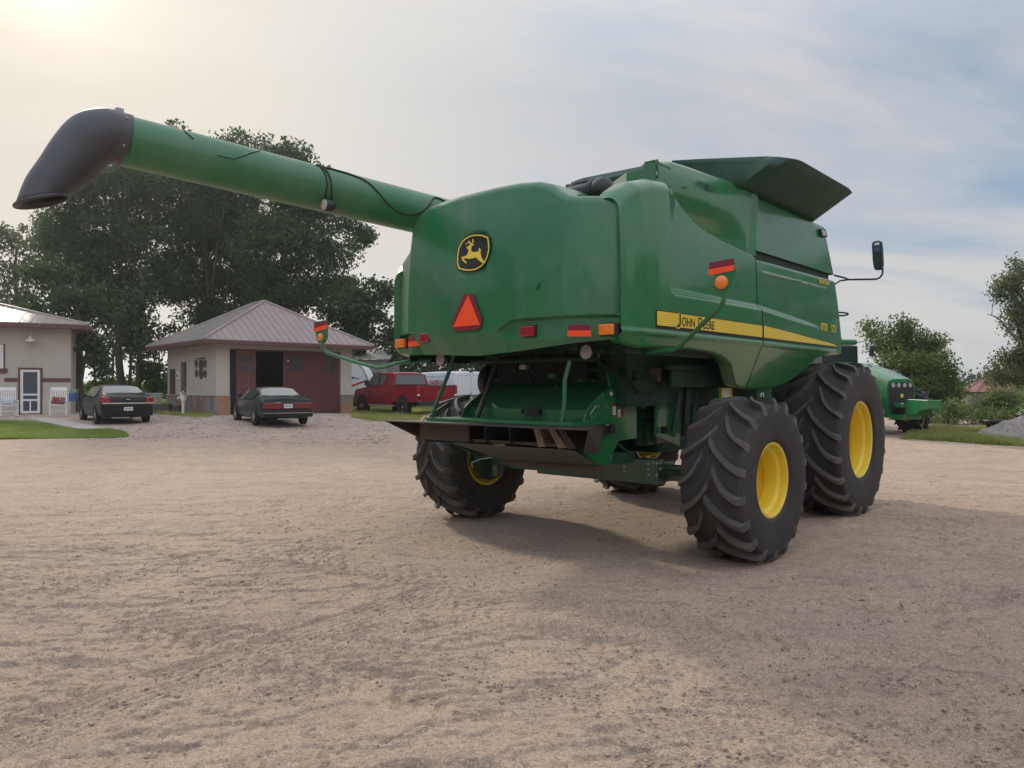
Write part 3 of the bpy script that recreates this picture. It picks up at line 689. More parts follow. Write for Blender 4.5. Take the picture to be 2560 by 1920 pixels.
# support rods
def rod(pts, r, mat, name='support_rod'): return MB().tube(pts, r, 10).build(name, mat, combine, smooth=40)
rod([LP(1135, 885, q=-1.5), LP(1127, 918, q=-1.52), LP(1105, 975, q=-1.56), LP(1087, 1020, q=-1.6), LP(1078, 1052, q=-1.62)], .022, GREEN_DULL)
rod([LP(1252, 870, q=-1.0), LP(1222, 960, q=-1.1), LP(1202, 1020, q=-1.2), LP(1188, 1054, q=-1.25)], .026, BLACK)
rod([LP(1424, 902, q=-1.55), LP(1412, 950, q=-1.58), LP(1411, 1010, q=-1.6), LP(1403, 1056, q=-1.62)], .021, GREEN)
b = MB(); b.tube([LP(1050, 1055, q=-1.7), LP(1062, 1040, q=-1.6)], .006, 6); b.tube([LP(1060, 1055, q=-1.7), LP(1072, 1040, q=-1.6)], .006, 6); b.build('tailboard_clip', DECALY, tb)
b = MB(); b.tube([LP(1179, 1157, q=-.6), LP(1200, 1148, q=-.6), LP(1232, 1143, q=-.6)], .008, 6); b.tube([LP(1180, 1158, q=-.6), LP(1181, 1170, q=-.6)], .008, 6); b.build('spreader_guard_wire', GALV, combine)
# clutter in the dark under the hood: shafts, cables, brackets, cylinders
b = MB()
for i, (x0, y0, x1, y1, q, r) in enumerate(((1380, 862, 1460, 890, -1.3, .008), (1460, 890, 1530, 925, -1.2, .008), (1180, 905, 1500, 895, -.95, .03), (1260, 920, 1500, 925, -.85, .02), (1500, 905, 1580, 962, -.8, .03), (1560, 890, 1590, 950, -.6, .03), (1300, 880, 1330, 960, -.9, .02))):
    b.tube([LP(x0, y0, q=q), LP(x1, y1, q=q)], r, 8)
b.build('cross_shaft', GREEN_DARK, combine, smooth=40)
b = MB(); c = LP(1240, 955, q=-.75); b.revolve([(-.05, .05), (-.05, .20), (.0, .215), (.05, .20), (.05, .05)], 32, 'x', (c.x - .06, c.y, c.z)); b.build('drive_pulley', BLACK, combine, smooth=40)
b = MB(); b.tube([LP(1232, 940, q=-.8), LP(1222, 975, q=-.8), LP(1226, 990, q=-.8)], .012, 8); b.build('drive_belt', DKBROWN, combine)
for x0, y0, x1, y1, p, r in ((1698, 985, 1682, 1090, 1.05, .03), (1718, 970, 1712, 1090, 1.02, .04), (1740, 975, 1728, 1085, 1.0, .028)):
    MB().tube([LP(x0, y0, p=p), LP(x1, y1, p=p)], r, 12).build('hydraulic_cylinder', GREEN_SHADE if r < .035 else BLACK, combine, smooth=40)
pts = [LP(x, y, p=1.1) for x, y in ((1580, 955), (1592, 975), (1610, 988), (1628, 991), (1645, 980), (1660, 952), (1668, 938))]
MB().tube(pts, .009, 8).build('hydraulic_hose', HOSE, combine, smooth=60)
MB().tube([p + Vector((-.05, .02, .03)) for p in pts], .007, 8).build('hydraulic_hose', HOSE, combine, smooth=60)
MB().tube([LP(x, y, p=1.0) for x, y in ((1520, 905), (1545, 930), (1575, 950), (1590, 985))], .012, 8).build('hydraulic_hose', HOSE, combine, smooth=60)
b = MB(); v = LP(1640, 932, p=1.15); b.box((v.x - .05, v.y - .08, v.z - .03), (v.x, v.y + .10, v.z + .05)); b.box((v.x, v.y - .02, v.z - .09), (v.x + .03, v.y + .06, v.z - .03)); b.build('valve_block', DKBROWN, combine, bevel=.006)
ppoly('crossbar', [(1670, 912), (1880, 912), (1880, 925), (1670, 924)], 1.2, GREEN_SHADE, -.05)
ppoly('lower_deflector', [(1680, 925), (1880, 925), (1850, 945), (1800, 968), (1680, 968)], 1.15, GREEN_SHADE, -.03)
ppoly('label_post', [(1798, 968), (1833, 968), (1833, 1010), (1798, 1010)], 1.25, GREEN, -.04)
lb = ppoly('yellow_label', [(1804, 970), (1830, 970), (1830, 1008), (1804, 1008)], 1.256, DECALY, -.004, bev=0)
MB().prism([LP(x, y, p=1.258) for x, y in ((1809, 972), (1824, 972), (1824, 1006), (1809, 1006))], (-.002, 0, 0)).build('label_print', DECALW, lb)
ppoly('ladder_post', [(1893, 970), (1930, 970), (1930, 1015), (1893, 1015)], 1.35, GREEN_DULL, -.05)
lb = ppoly('white_label', [(1902, 982), (1910, 982), (1910, 998), (1902, 998)], 1.356, DECALW, -.004, bev=0)
MB().prism([LP(x, y, p=1.358) for x, y in ((1905, 986), (1908, 986), (1908, 995), (1904, 995))], (-.002, 0, 0)).build('label_print', DECALB, lb)
rc = random.Random(21)
for i in range(26):                      # brackets, clamps and fittings in the gloom above the chopper
    x, y = rc.uniform(1265, 1590), rc.uniform(868, 962); q = rc.uniform(-1.05, -.80); v = LP(x, y, q=q); s = rc.uniform(.012, .04)
    m_ = rc.choice([GREEN_MID, GREEN_MID, BLACK, GREEN_DULL, GALV, DKBROWN]); 
    if i % 3 == 0: MB().tube([v, v + Vector((rc.uniform(-.18, .18), .02, rc.uniform(-.12, .12)))], rc.uniform(.006, .014), 8).build('linkage_rod', m_, combine, smooth=40)
    else: MB().box((v.x - s * rc.uniform(1, 2.4), q - .03, v.z - s * .6), (v.x + s, q + .03, v.z + s * .7)).build('bracket', m_, combine, bevel=.004)
for i in range(5):
    x0, y0 = rc.uniform(1290, 1500), rc.uniform(865, 890); p0 = LP(x0, y0, q=-.95); p3 = LP(x0 + rc.uniform(40, 110), y0 + rc.uniform(20, 60), q=-.9); m0 = p0.lerp(p3, .35) + Vector((0, 0, -.10)); m1 = p0.lerp(p3, .7) + Vector((0, 0, -.08))
    MB().tube([p0, m0, m1, p3], .007, 6).build('wiring', HOSE, combine, smooth=60)
for (x, y, rr_) in ((1600, 1010, .05), (1662, 1005, .03), (1655, 1075, .04)):
    v = LP(x, y, p=.95); MB().revolve([(0, 0), (0, rr_), (-.05, rr_ * 1.1), (-.05, 0)], 20, 'x', (v.x + .05, v.y, v.z)).build('hub_cover', BLACK, combine, smooth=40)
# work lamps under the hood
for (x, y, q) in ((1465, 880, -1.42), (1101, 899, -1.42)):
    c = LP(x, y, q=q); b = MB().revolve([(.0, 0), (-.004, .05), (.0, .072), (.02, .078), (.06, .05), (.08, 0)], 28, 'y', c)
    w = b.build('work_light', BLACK, combine, smooth=40)
    MB().revolve([(-.012, 0), (-.010, .045), (-.002, .068)], 28, 'y', c).build('lens', LENS, w, smooth=40)

# ---- signal arms
def signal(flag, lampc, lr, arm, pl, r=.019, gcap=None):
    f = MB().prism([LP(x, y, **pl) for x, y in flag], (0, .008, 0)).build('signal_arm', GREEN, combine, bevel=.003)
    MB().tube([LP(x, y, **k) for x, y, k in arm], r, 12).build('arm_tube', GREEN, f, smooth=50)
    c = LP(*lampc, **pl)
    MB().revolve([(-.03, 0), (-.028, lr * .6), (-.015, lr * .93), (.0, lr), (.03, lr), (.04, 0)], 28, 'y', c).build('amber_lamp', AMBER, f, smooth=40)
    MB().revolve([(.0, lr * 1.08), (.05, lr * 1.08), (.05, 0)], 28, 'y', c).build('lamp_housing', BLACK, f, smooth=40)
    return f
Q1 = -1.62
f = signal([(1772, 656), (1835, 644), (1842, 684), (1822, 718), (1826, 726), (1785, 726), (1785, 712), (1790, 700)], (1804, 706), .057,
           [(1810, 728, {'q': Q1}), (1810, 748, {'q': Q1}), (1806, 760, {'q': Q1 + .02}), (1797, 772, {'q': Q1 + .05}), (1760, 806, {'q': Q1 + .15}), (1714, 852, {'q': Q1 + .28}), (1700, 866, {'q': Q1 + .32}), (1686, 874, {'q': Q1 + .35}), (1660, 877, {'q': Q1 + .4}), (1604, 882, {'q': Q1 + .5})], {'q': Q1})
for o in f.children:
    pass
MB().prism([LP(x, y, q=Q1 - .006) for x, y in ((1774, 657), (1834, 645.5), (1835, 662), (1771, 674))], (0, .006, 0)).build('reflector', REDREF, f)
MB().prism([LP(x, y, q=Q1 - .007) for x, y in ((1771, 674), (1835, 662), (1835.5, 676), (1772, 688))], (0, .006, 0)).build('orange_strip', ORANGE, f)
Q2 = -1.92
f = signal([(784, 808), (787, 804), (814, 801), (819, 803), (819, 845), (812, 858), (796, 858), (790, 840)], (802, 843), .050,
           [(806, 852, {'q': Q2}), (806, 864, {'q': Q2}), (809, 874, {'q': Q2 + .02}), (816, 881, {'q': Q2 + .04}), (880, 903, {'q': Q2 + .1}), (943, 920, {'q': Q2 + .2}), (960, 918, {'q': Q2 + .25}), (988, 909, {'q': Q2 + .35}), (1030, 903, {'q': Q2 + .5}), (1075, 899, {'q': Q2 + .7})], {'q': Q2}, .021)
MB().prism([LP(x, y, q=Q2 - .006) for x, y in ((785, 809), (817, 803), (817, 812), (785, 821))], (0, .006, 0)).build('reflector', REDREF, f)
MB().prism([LP(x, y, q=Q2 - .007) for x, y in ((784, 821), (817, 811), (818, 821), (786, 831))], (0, .006, 0)).build('orange_strip', ORANGE, f)

# ---- unloading tube with rubber spout
A, B = toL(at(1082, 541, 8.6)), toL(at(309, 352, 6.85)); D = (B - A).normalized()
start = A - D * 3.2
tubeR = .228
pts = [start + (B - start) * (k / 40) for k in range(41)]
aug = MB().tube(pts, [tubeR] * 36 + [tubeR * 1.005] * 5, 48).build('unloading_tube', GREEN_H, combine, smooth=60)
nrm = Vector((0, 0, 1)).cross(D).normalized()                   # horizontal normal of the tube's upright plane
camL = toL((0, 0, ZC))
def onpl(x, y):                                                 # pixel -> point on the tube's upright plane
    w = at(x, y, 1.0) ; d = toL((w.x, w.y, w.z)) - camL
    t = (B - camL).dot(nrm) / d.dot(nrm); return camL + d * t
pairs = [((330, 291), (317, 416)), ((316, 287), (302, 413)), ((305, 284), (295, 409)), ((280, 276), (287, 406)), ((253, 272), (279, 408)), ((205, 279), (267, 416)), ((165, 303), (255, 428)), ((127, 349), (240, 443)), ((96, 397), (222, 460)), ((61, 448), (200, 475)), ((36, 514), (174, 492))]
secs = []
for i, (o_, n_) in enumerate(pairs):
    a, c = onpl(*o_), onpl(*n_); m = (a + c) / 2; h = (a - c) / 2
    rad = tubeR * (1.03 if i < 3 else 1.03 - .010 * (i - 3))
    secs.append([m + h * (1.01 if i < 3 else 1) * math.cos(2 * math.pi * k / 40) + nrm * rad * math.sin(2 * math.pi * k / 40) for k in range(40)])
# smooth the sections along the path
fine = []
for i in range(len(secs) - 1):
    for t in (0, .34, .67):
        def cr(k):
            p0, p1, p2, p3 = secs[max(i - 1, 0)][k], secs[i][k], secs[i + 1][k], secs[min(i + 2, len(secs) - 1)][k]
            return .5 * ((2 * p1) + (-p0 + p2) * t + (2 * p0 - 5 * p1 + 4 * p2 - p3) * t * t + (-p0 + 3 * p1 - 3 * p2 + p3) * t ** 3)
        fine.append([cr(k) for k in range(40)])
fine.append(secs[-1])
b = MB().loft(fine, cap=False)
sp = b.build('rubber_spout', SPOUT, aug, smooth=70, solid=.022, offset=-1)
b = MB(); rim_ = secs[-1]; b.tube(rim_, .016, 8, closed=True); b.build('spout_lip', SPOUT, sp, smooth=60)
for k in (13, 20, 27, 34, 6):
    b = MB()
    t = 2 * math.pi * k / 40
    a, c = onpl(312, 287), onpl(299, 412); m = (a + c) / 2; h = (a - c) / 2
    pos = m + h * 1.03 * math.cos(t) + nrm * tubeR * 1.045 * math.sin(t); rd = (pos - m).normalized()
    b.tube([pos - rd * .01, pos + rd * .008], .012, 12); b.tube([pos, pos + rd * .014], .006, 8); b.build('spout_bolt', GALV, sp, smooth=40)
b = MB(); v = onpl(298, 283); b.box((v.x - .03, v.y - .03, v.z - .01), (v.x + .03, v.y + .03, v.z + .04))
b.build('spout_bracket', GALV, sp)
# lamp and cables on the tube
tc_side = -nrm if (camL - B).dot(-nrm) > 0 else nrm
def ontube(x, y, lift=.008):                                    # point of the tube's near surface seen at a pixel
    w = at(x, y, 1.0); d = (toL((w.x, w.y, w.z)) - camL).normalized()
    # closest approach iteration on a cylinder about A, D
    o = camL - A; dd = d - D * d.dot(D); oo = o - D * o.dot(D)
    a_, b_, c_ = dd.dot(dd), 2 * dd.dot(oo), oo.dot(oo) - (tubeR + lift) ** 2
    ds = b_ * b_ - 4 * a_ * c_
    t = (-b_ - math.sqrt(ds)) / (2 * a_) if ds > 0 else -b_ / (2 * a_)
    p = camL + d * t
    if ds <= 0:
        ax = A + D * (p - A).dot(D); p = ax + (p - ax).normalized() * (tubeR + lift)
    return p
def cable(pts, r=.008, lift=.008): return MB().tube([ontube(x, y, lift) for x, y in pts], r, 8).build('tube_cable', HOSE, aug, smooth=60)
z2 = lambda x, y: (540 + x / 3.687, 340 + y / 3.687)
cable([z2(*p) for p in ((985, 285), (1060, 300), (1130, 320), (1210, 342), (1290, 370), (1360, 400), (1420, 440), (1480, 500), (1540, 570), (1590, 630), (1650, 680), (1720, 718), (1790, 728), (1860, 716), (1920, 685), (1970, 635), (1995, 590), (2005, 570), (2030, 565), (2070, 580), (2110, 600))], .009)
cable([z2(*p) for p in ((960, 280), (1000, 330), (1020, 390), (1026, 460), (1015, 520), (1010, 580))])
cable([z2(*p) for p in ((985, 285), (1030, 330), (1055, 390), (1066, 470), (1068, 560), (1060, 600))], .011)
cable([z2(*p) for p in ((920, 262), (985, 285))], .008)
cable([z2(*p) for p in ((10, 175), (90, 195), (170, 212), (260, 180), (340, 150), (410, 134))], .004)
cable([(540 - 80 + k * 6, 325 + k * 5.5) for k in range(5)], .005)
c = ontube(*z2(1030, 640), .07); cc = ontube(*z2(1035, 600), .02)
w = MB().revolve([(-.05, 0), (-.045, .05), (-.03, .062), (.03, .062), (.08, .03), (.08, 0)], 28, 'y', c).build('tube_work_light', BLACK, aug, smooth=40)
MB().revolve([(-.062, 0), (-.058, .035), (-.046, .055)], 28, 'y', c).build('lens', LENS, w, smooth=40)
MB().tube([cc, c + Vector((0, .03, .02))], .02, 8).build('light_bracket', BLACK, w)
# ---- cab mirror, rails
MQ = 4.6
arm = MB().tube([LP(x, y, q=MQ) for x, y in ((2085, 688), (2110, 694), (2122, 699), (2190, 698), (2200, 694), (2206, 685), (2207, 672))], .014, 10)
arm.tube([LP(x, y, q=MQ) for x, y in ((2085, 712), (2100, 702), (2122, 699))], .012, 10)
arm = arm.build('mirror_arm', BLACK, combine, smooth=60)
mp = [(2179, 612), (2181, 605), (2186, 602.5), (2198, 601), (2203, 604), (2205, 620), (2207, 660), (2205, 671), (2200, 674), (2188, 675), (2184, 670), (2181, 650)]
mh = MB().prism([LP(x, y, q=MQ) for x, y in mp], (0, .07, 0)).build('mirror', BLACK, arm, bevel=.012)
MG = simple('mirror_glass', (.35, .42, .45), .06, .9, var=0)
MB().prism([LP(x, y, q=MQ - .003) for x, y in ((2185, 619), (2200, 617), (2203, 660), (2202, 669), (2189, 671), (2185, 650))], (0, .004, 0)).build('mirror_glass', simple('dark_mirror_glass', (.05, .07, .075), .08, .3, var=.2), mh)
MB().prism([LP(x, y, q=MQ - .003) for x, y in ((2186, 608), (2198, 605), (2199, 612), (2186, 614))], (0, .004, 0)).build('mirror_glass', MG, mh)
b = MB().tube([LP(x, y, q=MQ - .4) for x, y in ((2096, 781), (2112, 782), (2121, 784), (2121, 786), (2110, 789), (2096, 789))], .012, 8); b.build('handrail', BLACK, combine, smooth=60)
# ================================================================ ground
def sstep(x): x = np.clip(x, 0, 1); return x * x * (3 - 2 * x)
def gbase(x, y):
    x = np.asarray(x, float); y = np.asarray(y, float)
    h = .62 - .15 * sstep((x + 9) / 4)
    return h * sstep((y - 13) / 16) + .012 * np.maximum(0, y - 55)
def G(x, y): return float(gbase(x, y))
def ground_at(px, py):
    lo, hi = 3.0, 60.0
    for _ in range(60):
        m = (lo + hi) / 2; v = at(px, py, m)
        if v.z > G(v.x, v.y): lo = m
        else: hi = m
    v = at(px, py, lo); return Vector((v.x, v.y, G(v.x, v.y)))
def hsh(i, j, s): 
    n = (i * 374761393 + j * 668265263 + s * 1442695041) & 0xffffffff
    n = ((n ^ (n >> 13)) * 1274126177) & 0xffffffff
    return ((n ^ (n >> 16)) & 0xffff) / 65535.0
def vnoise(x, y, s=0):
    xi, yi = np.floor(x).astype(np.int64), np.floor(y).astype(np.int64); fx, fy = x - xi, y - yi
    fx, fy = fx * fx * (3 - 2 * fx), fy * fy * (3 - 2 * fy)
    a, b, c, d = hsh(xi, yi, s), hsh(xi + 1, yi, s), hsh(xi, yi + 1, s), hsh(xi + 1, yi + 1, s)
    return (a * (1 - fx) + b * fx) * (1 - fy) + (c * (1 - fx) + d * fx) * fy - .5
def fbm(x, y, o=4, s=0, g=.5):
    r = 0; a = 1
    for k in range(o): r = r + a * vnoise(x * 2 ** k, y * 2 ** k, s + k * 17); a *= g
    return r
def axis(lo, hi, d, mn, mx, gr):
    a = list(np.arange(lo, hi, d)); s = d
    x = hi
    while x < mx: a.append(x); s *= gr; x += s
    a.append(mx); s = d; x = lo - d; b = []
    while x > mn: b.append(x); s *= gr; x -= s
    b.append(mn); return np.array(b[::-1] + a)
xs = axis(-3.4, 5.6, .0135, -900, 900, 1.028); ys = axis(2.5, 8.2, .0135, -40, 1500, 1.022)
gx, gy = np.meshgrid(xs, ys, indexing='ij')
fade = 1 - .6 * sstep((gy - 8) / 8) - .4 * sstep((gy - 20) / 25)
z = gbase(gx, gy)
dh = .030 * fbm(gx * .55, gy * .55, 3, 1) + .016 * fbm(gx * 1.7 + 5, gy * 2.0, 3, 2)
rx, ry = gx * math.cos(.18) + gy * math.sin(.18), -gx * math.sin(.18) + gy * math.cos(.18)
wr = 1.5 * fbm(gx * .3, gy * .3, 2, 60); st = fbm(rx * 1.3 + wr, ry * 3.6 - 3 * wr, 5, 5)
wr = 1.4 * fbm(gx * .45, gy * .45, 2, 61); l2 = fbm(rx * 2.1 + 9 + wr, ry * 4.2 + 4 - 2.5 * wr, 5, 55); l3 = fbm(gx * 3.2 + wr, gy * 3.6, 5, 56)
dh += .012 * sstep((st - .06) / .03) + .010 * sstep((l2 - .06) / .02) - .012 * sstep((l2 + .22) / -.03) + .011 * sstep((l3 - .12) / .03)
dh += .018 * np.sign(st) * np.abs(st) ** 1.0 * np.clip(fbm(gx * .5, gy * .5, 2, 9) * 2 + .8, 0, 1.4)
rough = np.clip(fbm(gx * .8 + 3, gy * .8, 3, 31) * 2.2 + .55, .12, 1.3)
dh += rough * (.022 * np.abs(fbm(gx * 7, gy * 13, 3, 11)) + .011 * fbm(gx * 24, gy * 30, 3, 13, .6))
clod = np.clip(fbm(gx * 13, gy * 16, 2, 21) - .33, 0, 1); dh += .075 * clod * rough
# wheel tracks pressed into the dirt (arcs round far centres)
rut = 0
for (ccx, ccy, r0, w, pit, dep, sgn) in ((-8, -6, 12.6, .30, .16, .014, 1), (-8, -6, 14.6, .30, .16, .014, -1), (14, 20, 18.2, .28, .13, .010, 1), (14, 20, 20.0, .28, .13, .010, -1), (-2, -12, 17.4, .24, .05, .006, 1), (-2, -12, 19.1, .24, .05, .006, 1), (22, -9, 19.5, .33, .20, .013, 1), (-20, 2, 21.5, .22, .045, .006, 1)):
    rr = np.hypot(gx - ccx, gy - ccy); t = rr - r0; s = np.arctan2(gy - ccy, gx - ccx) * r0
    m = 1 - sstep((np.abs(t) - w * .8) / (w * .25)); ph = (s + sgn * np.abs(t) * .9) / pit
    tri = np.abs((ph % 1) - .5) * 2; br = np.clip(vnoise(gx * .9, gy * .9, 77) * 3 + .55 + 1.4 * fbm(gx * 5, gy * 5, 2, 78), 0, 1)
    dh += m * br * (-dep * .7 + dep * 1.3 * sstep((tri - .35) / .25)) + .006 * br * np.exp(-((np.abs(t) - w) / .05) ** 2)
tl_ = np.hypot(gx - 23.6, gy + 11.4) - 30.0; mk = (1 - sstep((np.abs(tl_) - .15) / .03)) * np.clip(vnoise(gx * 1.3, gy * 1.3, 91) * 3 + 1.0, 0, 1)
dh = dh * (1 - .6 * mk) + mk * (.006 * np.sin(tl_ * 2 * math.pi / .062) - .006)
keep = np.clip(((gx - CX) ** 2 + (gy - CY) ** 2) / 9 - .2, .35, 1)
z = z + dh * fade * keep - .012
nx_, ny_ = len(xs), len(ys)
idx = np.arange(nx_ * ny_).reshape(nx_, ny_)
faces = np.stack([idx[:-1, :-1], idx[1:, :-1], idx[1:, 1:], idx[:-1, 1:]], -1).reshape(-1, 4)
DIRT = MT('dirt_ground', (.48, .345, .25), .95, 0, .15)
DIRT.mix(DIRT.rmp(DIRT.noise(.35, 5, .6), .35, .65), (.55, .41, .30), .9)
DIRT.mix(DIRT.rmp(DIRT.noise(.9, 7, .7, stretch=(1, 1.8, 1), off=3), .50, .66), (.33, .245, .195), .6)
DIRT.mix(DIRT.rmp(DIRT.noise(4, 8, .72, off=6), .50, .72), (.26, .19, .15), .65)
DIRT.mix(DIRT.rmp(DIRT.noise(.16, 3, .5, off=21), .52, .66), (.40, .31, .26), .6)
DIRT.mix(DIRT.rmp(DIRT.noise(2.2, 8, .75, stretch=(.7, 2.4, 1), off=41, rot=(0, 0, -.18), dist=1.5), .54, .62), (.25, .18, .14), .7)
DIRT.mix(DIRT.rmp(DIRT.noise(12, 6, .75, stretch=(.8, 1.8, 1), off=43), .54, .68), (.24, .175, .14), .55)
DIRT.mix(DIRT.rmp(DIRT.noise(60, 3, .7, off=1), .60, .70), (.74, .62, .52), .75)
DIRT.mix(DIRT.rmp(DIRT.noise(34, 4, .7, off=12), .60, .70), (.13, .095, .075), .8)
DIRT.mix(DIRT.rmp(DIRT.noise(130, 2, .7, off=15), .58, .68), (.74, .64, .54), .6)
for sc_v, lo_, hi_, cl_, am_, ch in ((75, .80, .92, (.74, .60, .48), .32, 0), (75, .82, .93, (.22, .155, .12), .45, 1), (150, .78, .92, (.78, .66, .54), .28, 0), (150, .80, .93, (.24, .175, .135), .38, 1)):
    vo = DIRT.voro(sc_v, out='Color'); sv = DIRT.n('ShaderNodeSeparateColor'); DIRT.L(vo, sv.inputs[0]); DIRT.mix(DIRT.rmp(sv.outputs[ch], lo_, hi_), cl_, am_)
# grey gravel band in front of the garage, by its place on the yard
sp_ = DIRT.n('ShaderNodeSeparateXYZ'); DIRT.L(DIRT.coord, sp_.inputs[0])
gy1 = DIRT.rmp(sp_.outputs[1], 20.5, 25.0)
gm = DIRT.math('MULTIPLY', gy1, DIRT.rmp(DIRT.noise(.5, 5, .65, off=31), .30, .55))
DIRT.mix(gm, (.48, .37, .295), .85)
peb = DIRT.voro(16, out='Color'); sc_ = DIRT.n('ShaderNodeSeparateColor'); DIRT.L(peb, sc_.inputs[0])
DIRT.mix(DIRT.math('MULTIPLY', gm, DIRT.rmp(sc_.outputs[0], .55, .9)), (.13, .105, .10), .8)
DIRT.mix(DIRT.math('MULTIPLY', gm, DIRT.rmp(sc_.outputs[1], .7, .95)), (.50, .45, .42), .7)
fld = DIRT.math('MULTIPLY', DIRT.rmp(sp_.outputs[1], 38, 44), 1.0)
DIRT.mix(fld, (.10, .16, .035), 1.0)
DIRT.bump(DIRT.noise(9, 8, .72, stretch=(1, 2.2, 1), off=7), .55, .05); DIRT.bump(DIRT.noise(26, 6, .75, off=2), .7, .025); DIRT.bump(DIRT.noise(110, 3, .7, off=4), .8, .008)
DIRT.bump(DIRT.voro(55), .35, .008)
g_ = npmesh('ground', np.stack([gx, gy, z], -1).reshape(-1, 3), faces, DIRT.m, smooth=True); g_['kind'] = 'structure'
del gx, gy, z, dh, rx, ry, st, rough, clod, rut, fade, keep
# pebbles and clods lying on the yard
def scatter_stones(name, n, region, smin, smax, mat, label, seed, power=2.0):
    rg = np.random.default_rng(seed); V = []; Fc = []
    ico = bmesh.new(); bmesh.ops.create_icosphere(ico, subdivisions=1, radius=1); iv = np.array([v.co[:] for v in ico.verts]); jf = np.array([[v.index for v in f.verts] for f in ico.faces]); ico.free()
    k = 0
    while k < n:
        x, y = region(rg); s = smin + (smax - smin) * rg.random() ** power
        p = iv * (1 + .35 * (rg.random(iv.shape[0])[:, None] - .5)) * np.array([s * (.8 + .7 * rg.random()), s * (.8 + .5 * rg.random()), s * .6])
        a = rg.random() * 6.28; p = p @ np.array([[math.cos(a), math.sin(a), 0], [-math.sin(a), math.cos(a), 0], [0, 0, 1]])
        V.append(p + np.array([x, y, G(x, y) + s * .1 - .008])); Fc.append(jf + k * len(iv)); k += 1
    o = npmesh(name, np.concatenate(V), np.concatenate(Fc), mat); tag(o, label, 'stones', kind='stuff'); return o
def near(rg):
    Yd = 2.7 * (14 / 2.7) ** rg.random(); return (rg.random() * 1.5 - .75) * Yd, Yd
STONE = MT('yard_stone', (.26, .20, .165), .9); STONE.mix(STONE.rmp(STONE.noise(9, 2, .5), .4, .6), (.46, .38, .31), .8); STONE.mix(STONE.rmp(STONE.noise(5, 2, .5, off=5), .58, .66), (.15, .11, .09), .8)
scatter_stones('pebbles', 24000, near, .0025, .013, STONE.m, 'small pebbles and dry clods strewn over the sandy yard', 3, 3.2)
GRAV = MT('driveway_gravel', (.47, .37, .30), .9); GRAV.mix(GRAV.rmp(GRAV.noise(6, 2, .5), .4, .6), (.46, .41, .38), .8); GRAV.mix(GRAV.rmp(GRAV.noise(5, 2, .5, off=5), .5, .62), (.12, .10, .095), .8)
def drive(rg):
    Yd = 20.5 + 13 * rg.random(); return Yd * (-.56 + .40 * rg.random()), Yd
scatter_stones('gravel', 11000, drive, .010, .030, GRAV.m, 'loose grey gravel on the drive in front of the garage', 5, 2.5)

# ---- grass
def grass(name, poly_px, n, h, mat, label, seed, blade=.02, cat='grass'):
    rg = np.random.default_rng(seed); P = [ground_at(x, y) for x, y in poly_px]; P2 = [(p.x, p.y) for p in P]
    x0, x1 = min(p[0] for p in P2), max(p[0] for p in P2); y0, y1 = min(p[1] for p in P2), max(p[1] for p in P2)
    X = x0 + (x1 - x0) * rg.random(n * 3); Yv = y0 + (y1 - y0) * rg.random(n * 3); ins = np.zeros(n * 3, bool)
    m = len(P2)
    for i in range(m):
        (ax, ay), (bx_, by_) = P2[i], P2[(i + 1) % m]
        c = ((ay > Yv) != (by_ > Yv)) & (X < (bx_ - ax) * (Yv - ay) / (by_ - ay + 1e-9) + ax); ins ^= c
    X, Yv = X[ins][:n], Yv[ins][:n]; k = len(X)
    hh = h * (.5 + rg.random(k)) * (1 + 1.0 * fbm(X * .8, Yv * .8, 2, seed)); a = rg.random(k) * 6.28; ln = (rg.random((k, 2)) - .5) * h * .9
    Zg = gbase(X, Yv) - .015; w = blade * (.6 + .8 * rg.random(k))
    v = np.zeros((k, 3, 3)); v[:, 0] = np.stack([X - np.cos(a) * w, Yv - np.sin(a) * w, Zg], -1); v[:, 1] = np.stack([X + np.cos(a) * w, Yv + np.sin(a) * w, Zg], -1)
    v[:, 2] = np.stack([X + ln[:, 0], Yv + ln[:, 1], Zg + hh], -1)
    o = npmesh(name, v.reshape(-1, 3), np.arange(k * 3).reshape(-1, 3), mat); return tag(o, label, cat, kind='stuff')
def leafmat(name, color, color2, scale=.6, trans=.35, var3=None):
    m = MT(name, color, .55, 0, .3)
    m.mix(m.rmp(m.noise(scale, 4, .6), .38, .62), color2, 1.0)
    if var3: m.mix(m.rmp(m.noise(scale * 3, 3, .6, off=5), .52, .66), var3, .8)
    t = m.n('ShaderNodeBsdfTranslucent'); t.inputs[0].default_value = (color2[0] * 1.3, color2[1] * 1.4, color2[2] * .8, 1)
    if m.colo is not None:
        hsv = m.n('ShaderNodeHueSaturation'); hsv.inputs['Value'].default_value = 1.3; m.L(m.colo, hsv.inputs['Color']); m.L(hsv.outputs[0], t.inputs[0])
    mx = m.n('ShaderNodeMixShader'); mx.inputs[0].default_value = trans
    o = m.nt.nodes['Material Output']; m.L(m.b.outputs[0], mx.inputs[1]); m.L(t.outputs[0], mx.inputs[2]); m.L(mx.outputs[0], o.inputs[0]); return m.m
LAWN = leafmat('lawn_grass_blades', (.20, .27, .06), (.28, .35, .09), .5, .45, (.30, .31, .11))
WEED = leafmat('rough_grass_blades', (.26, .30, .08), (.34, .37, .12), .7, .45, (.42, .33, .17))
lawn_px = [(-160, 1050), (-20, 1050), (75, 1052), (105, 1057), (145, 1065), (190, 1074), (215, 1076), (275, 1074), (300, 1078), (318, 1085), (322, 1091), (290, 1094), (200, 1095), (-170, 1100)]
grass('lawn', lawn_px, 60000, .06, LAWN, 'mown green lawn in front of the stucco house', 11, .016)
LB = simple('lawn_soil', (.13, .18, .05), .95, var=.3)
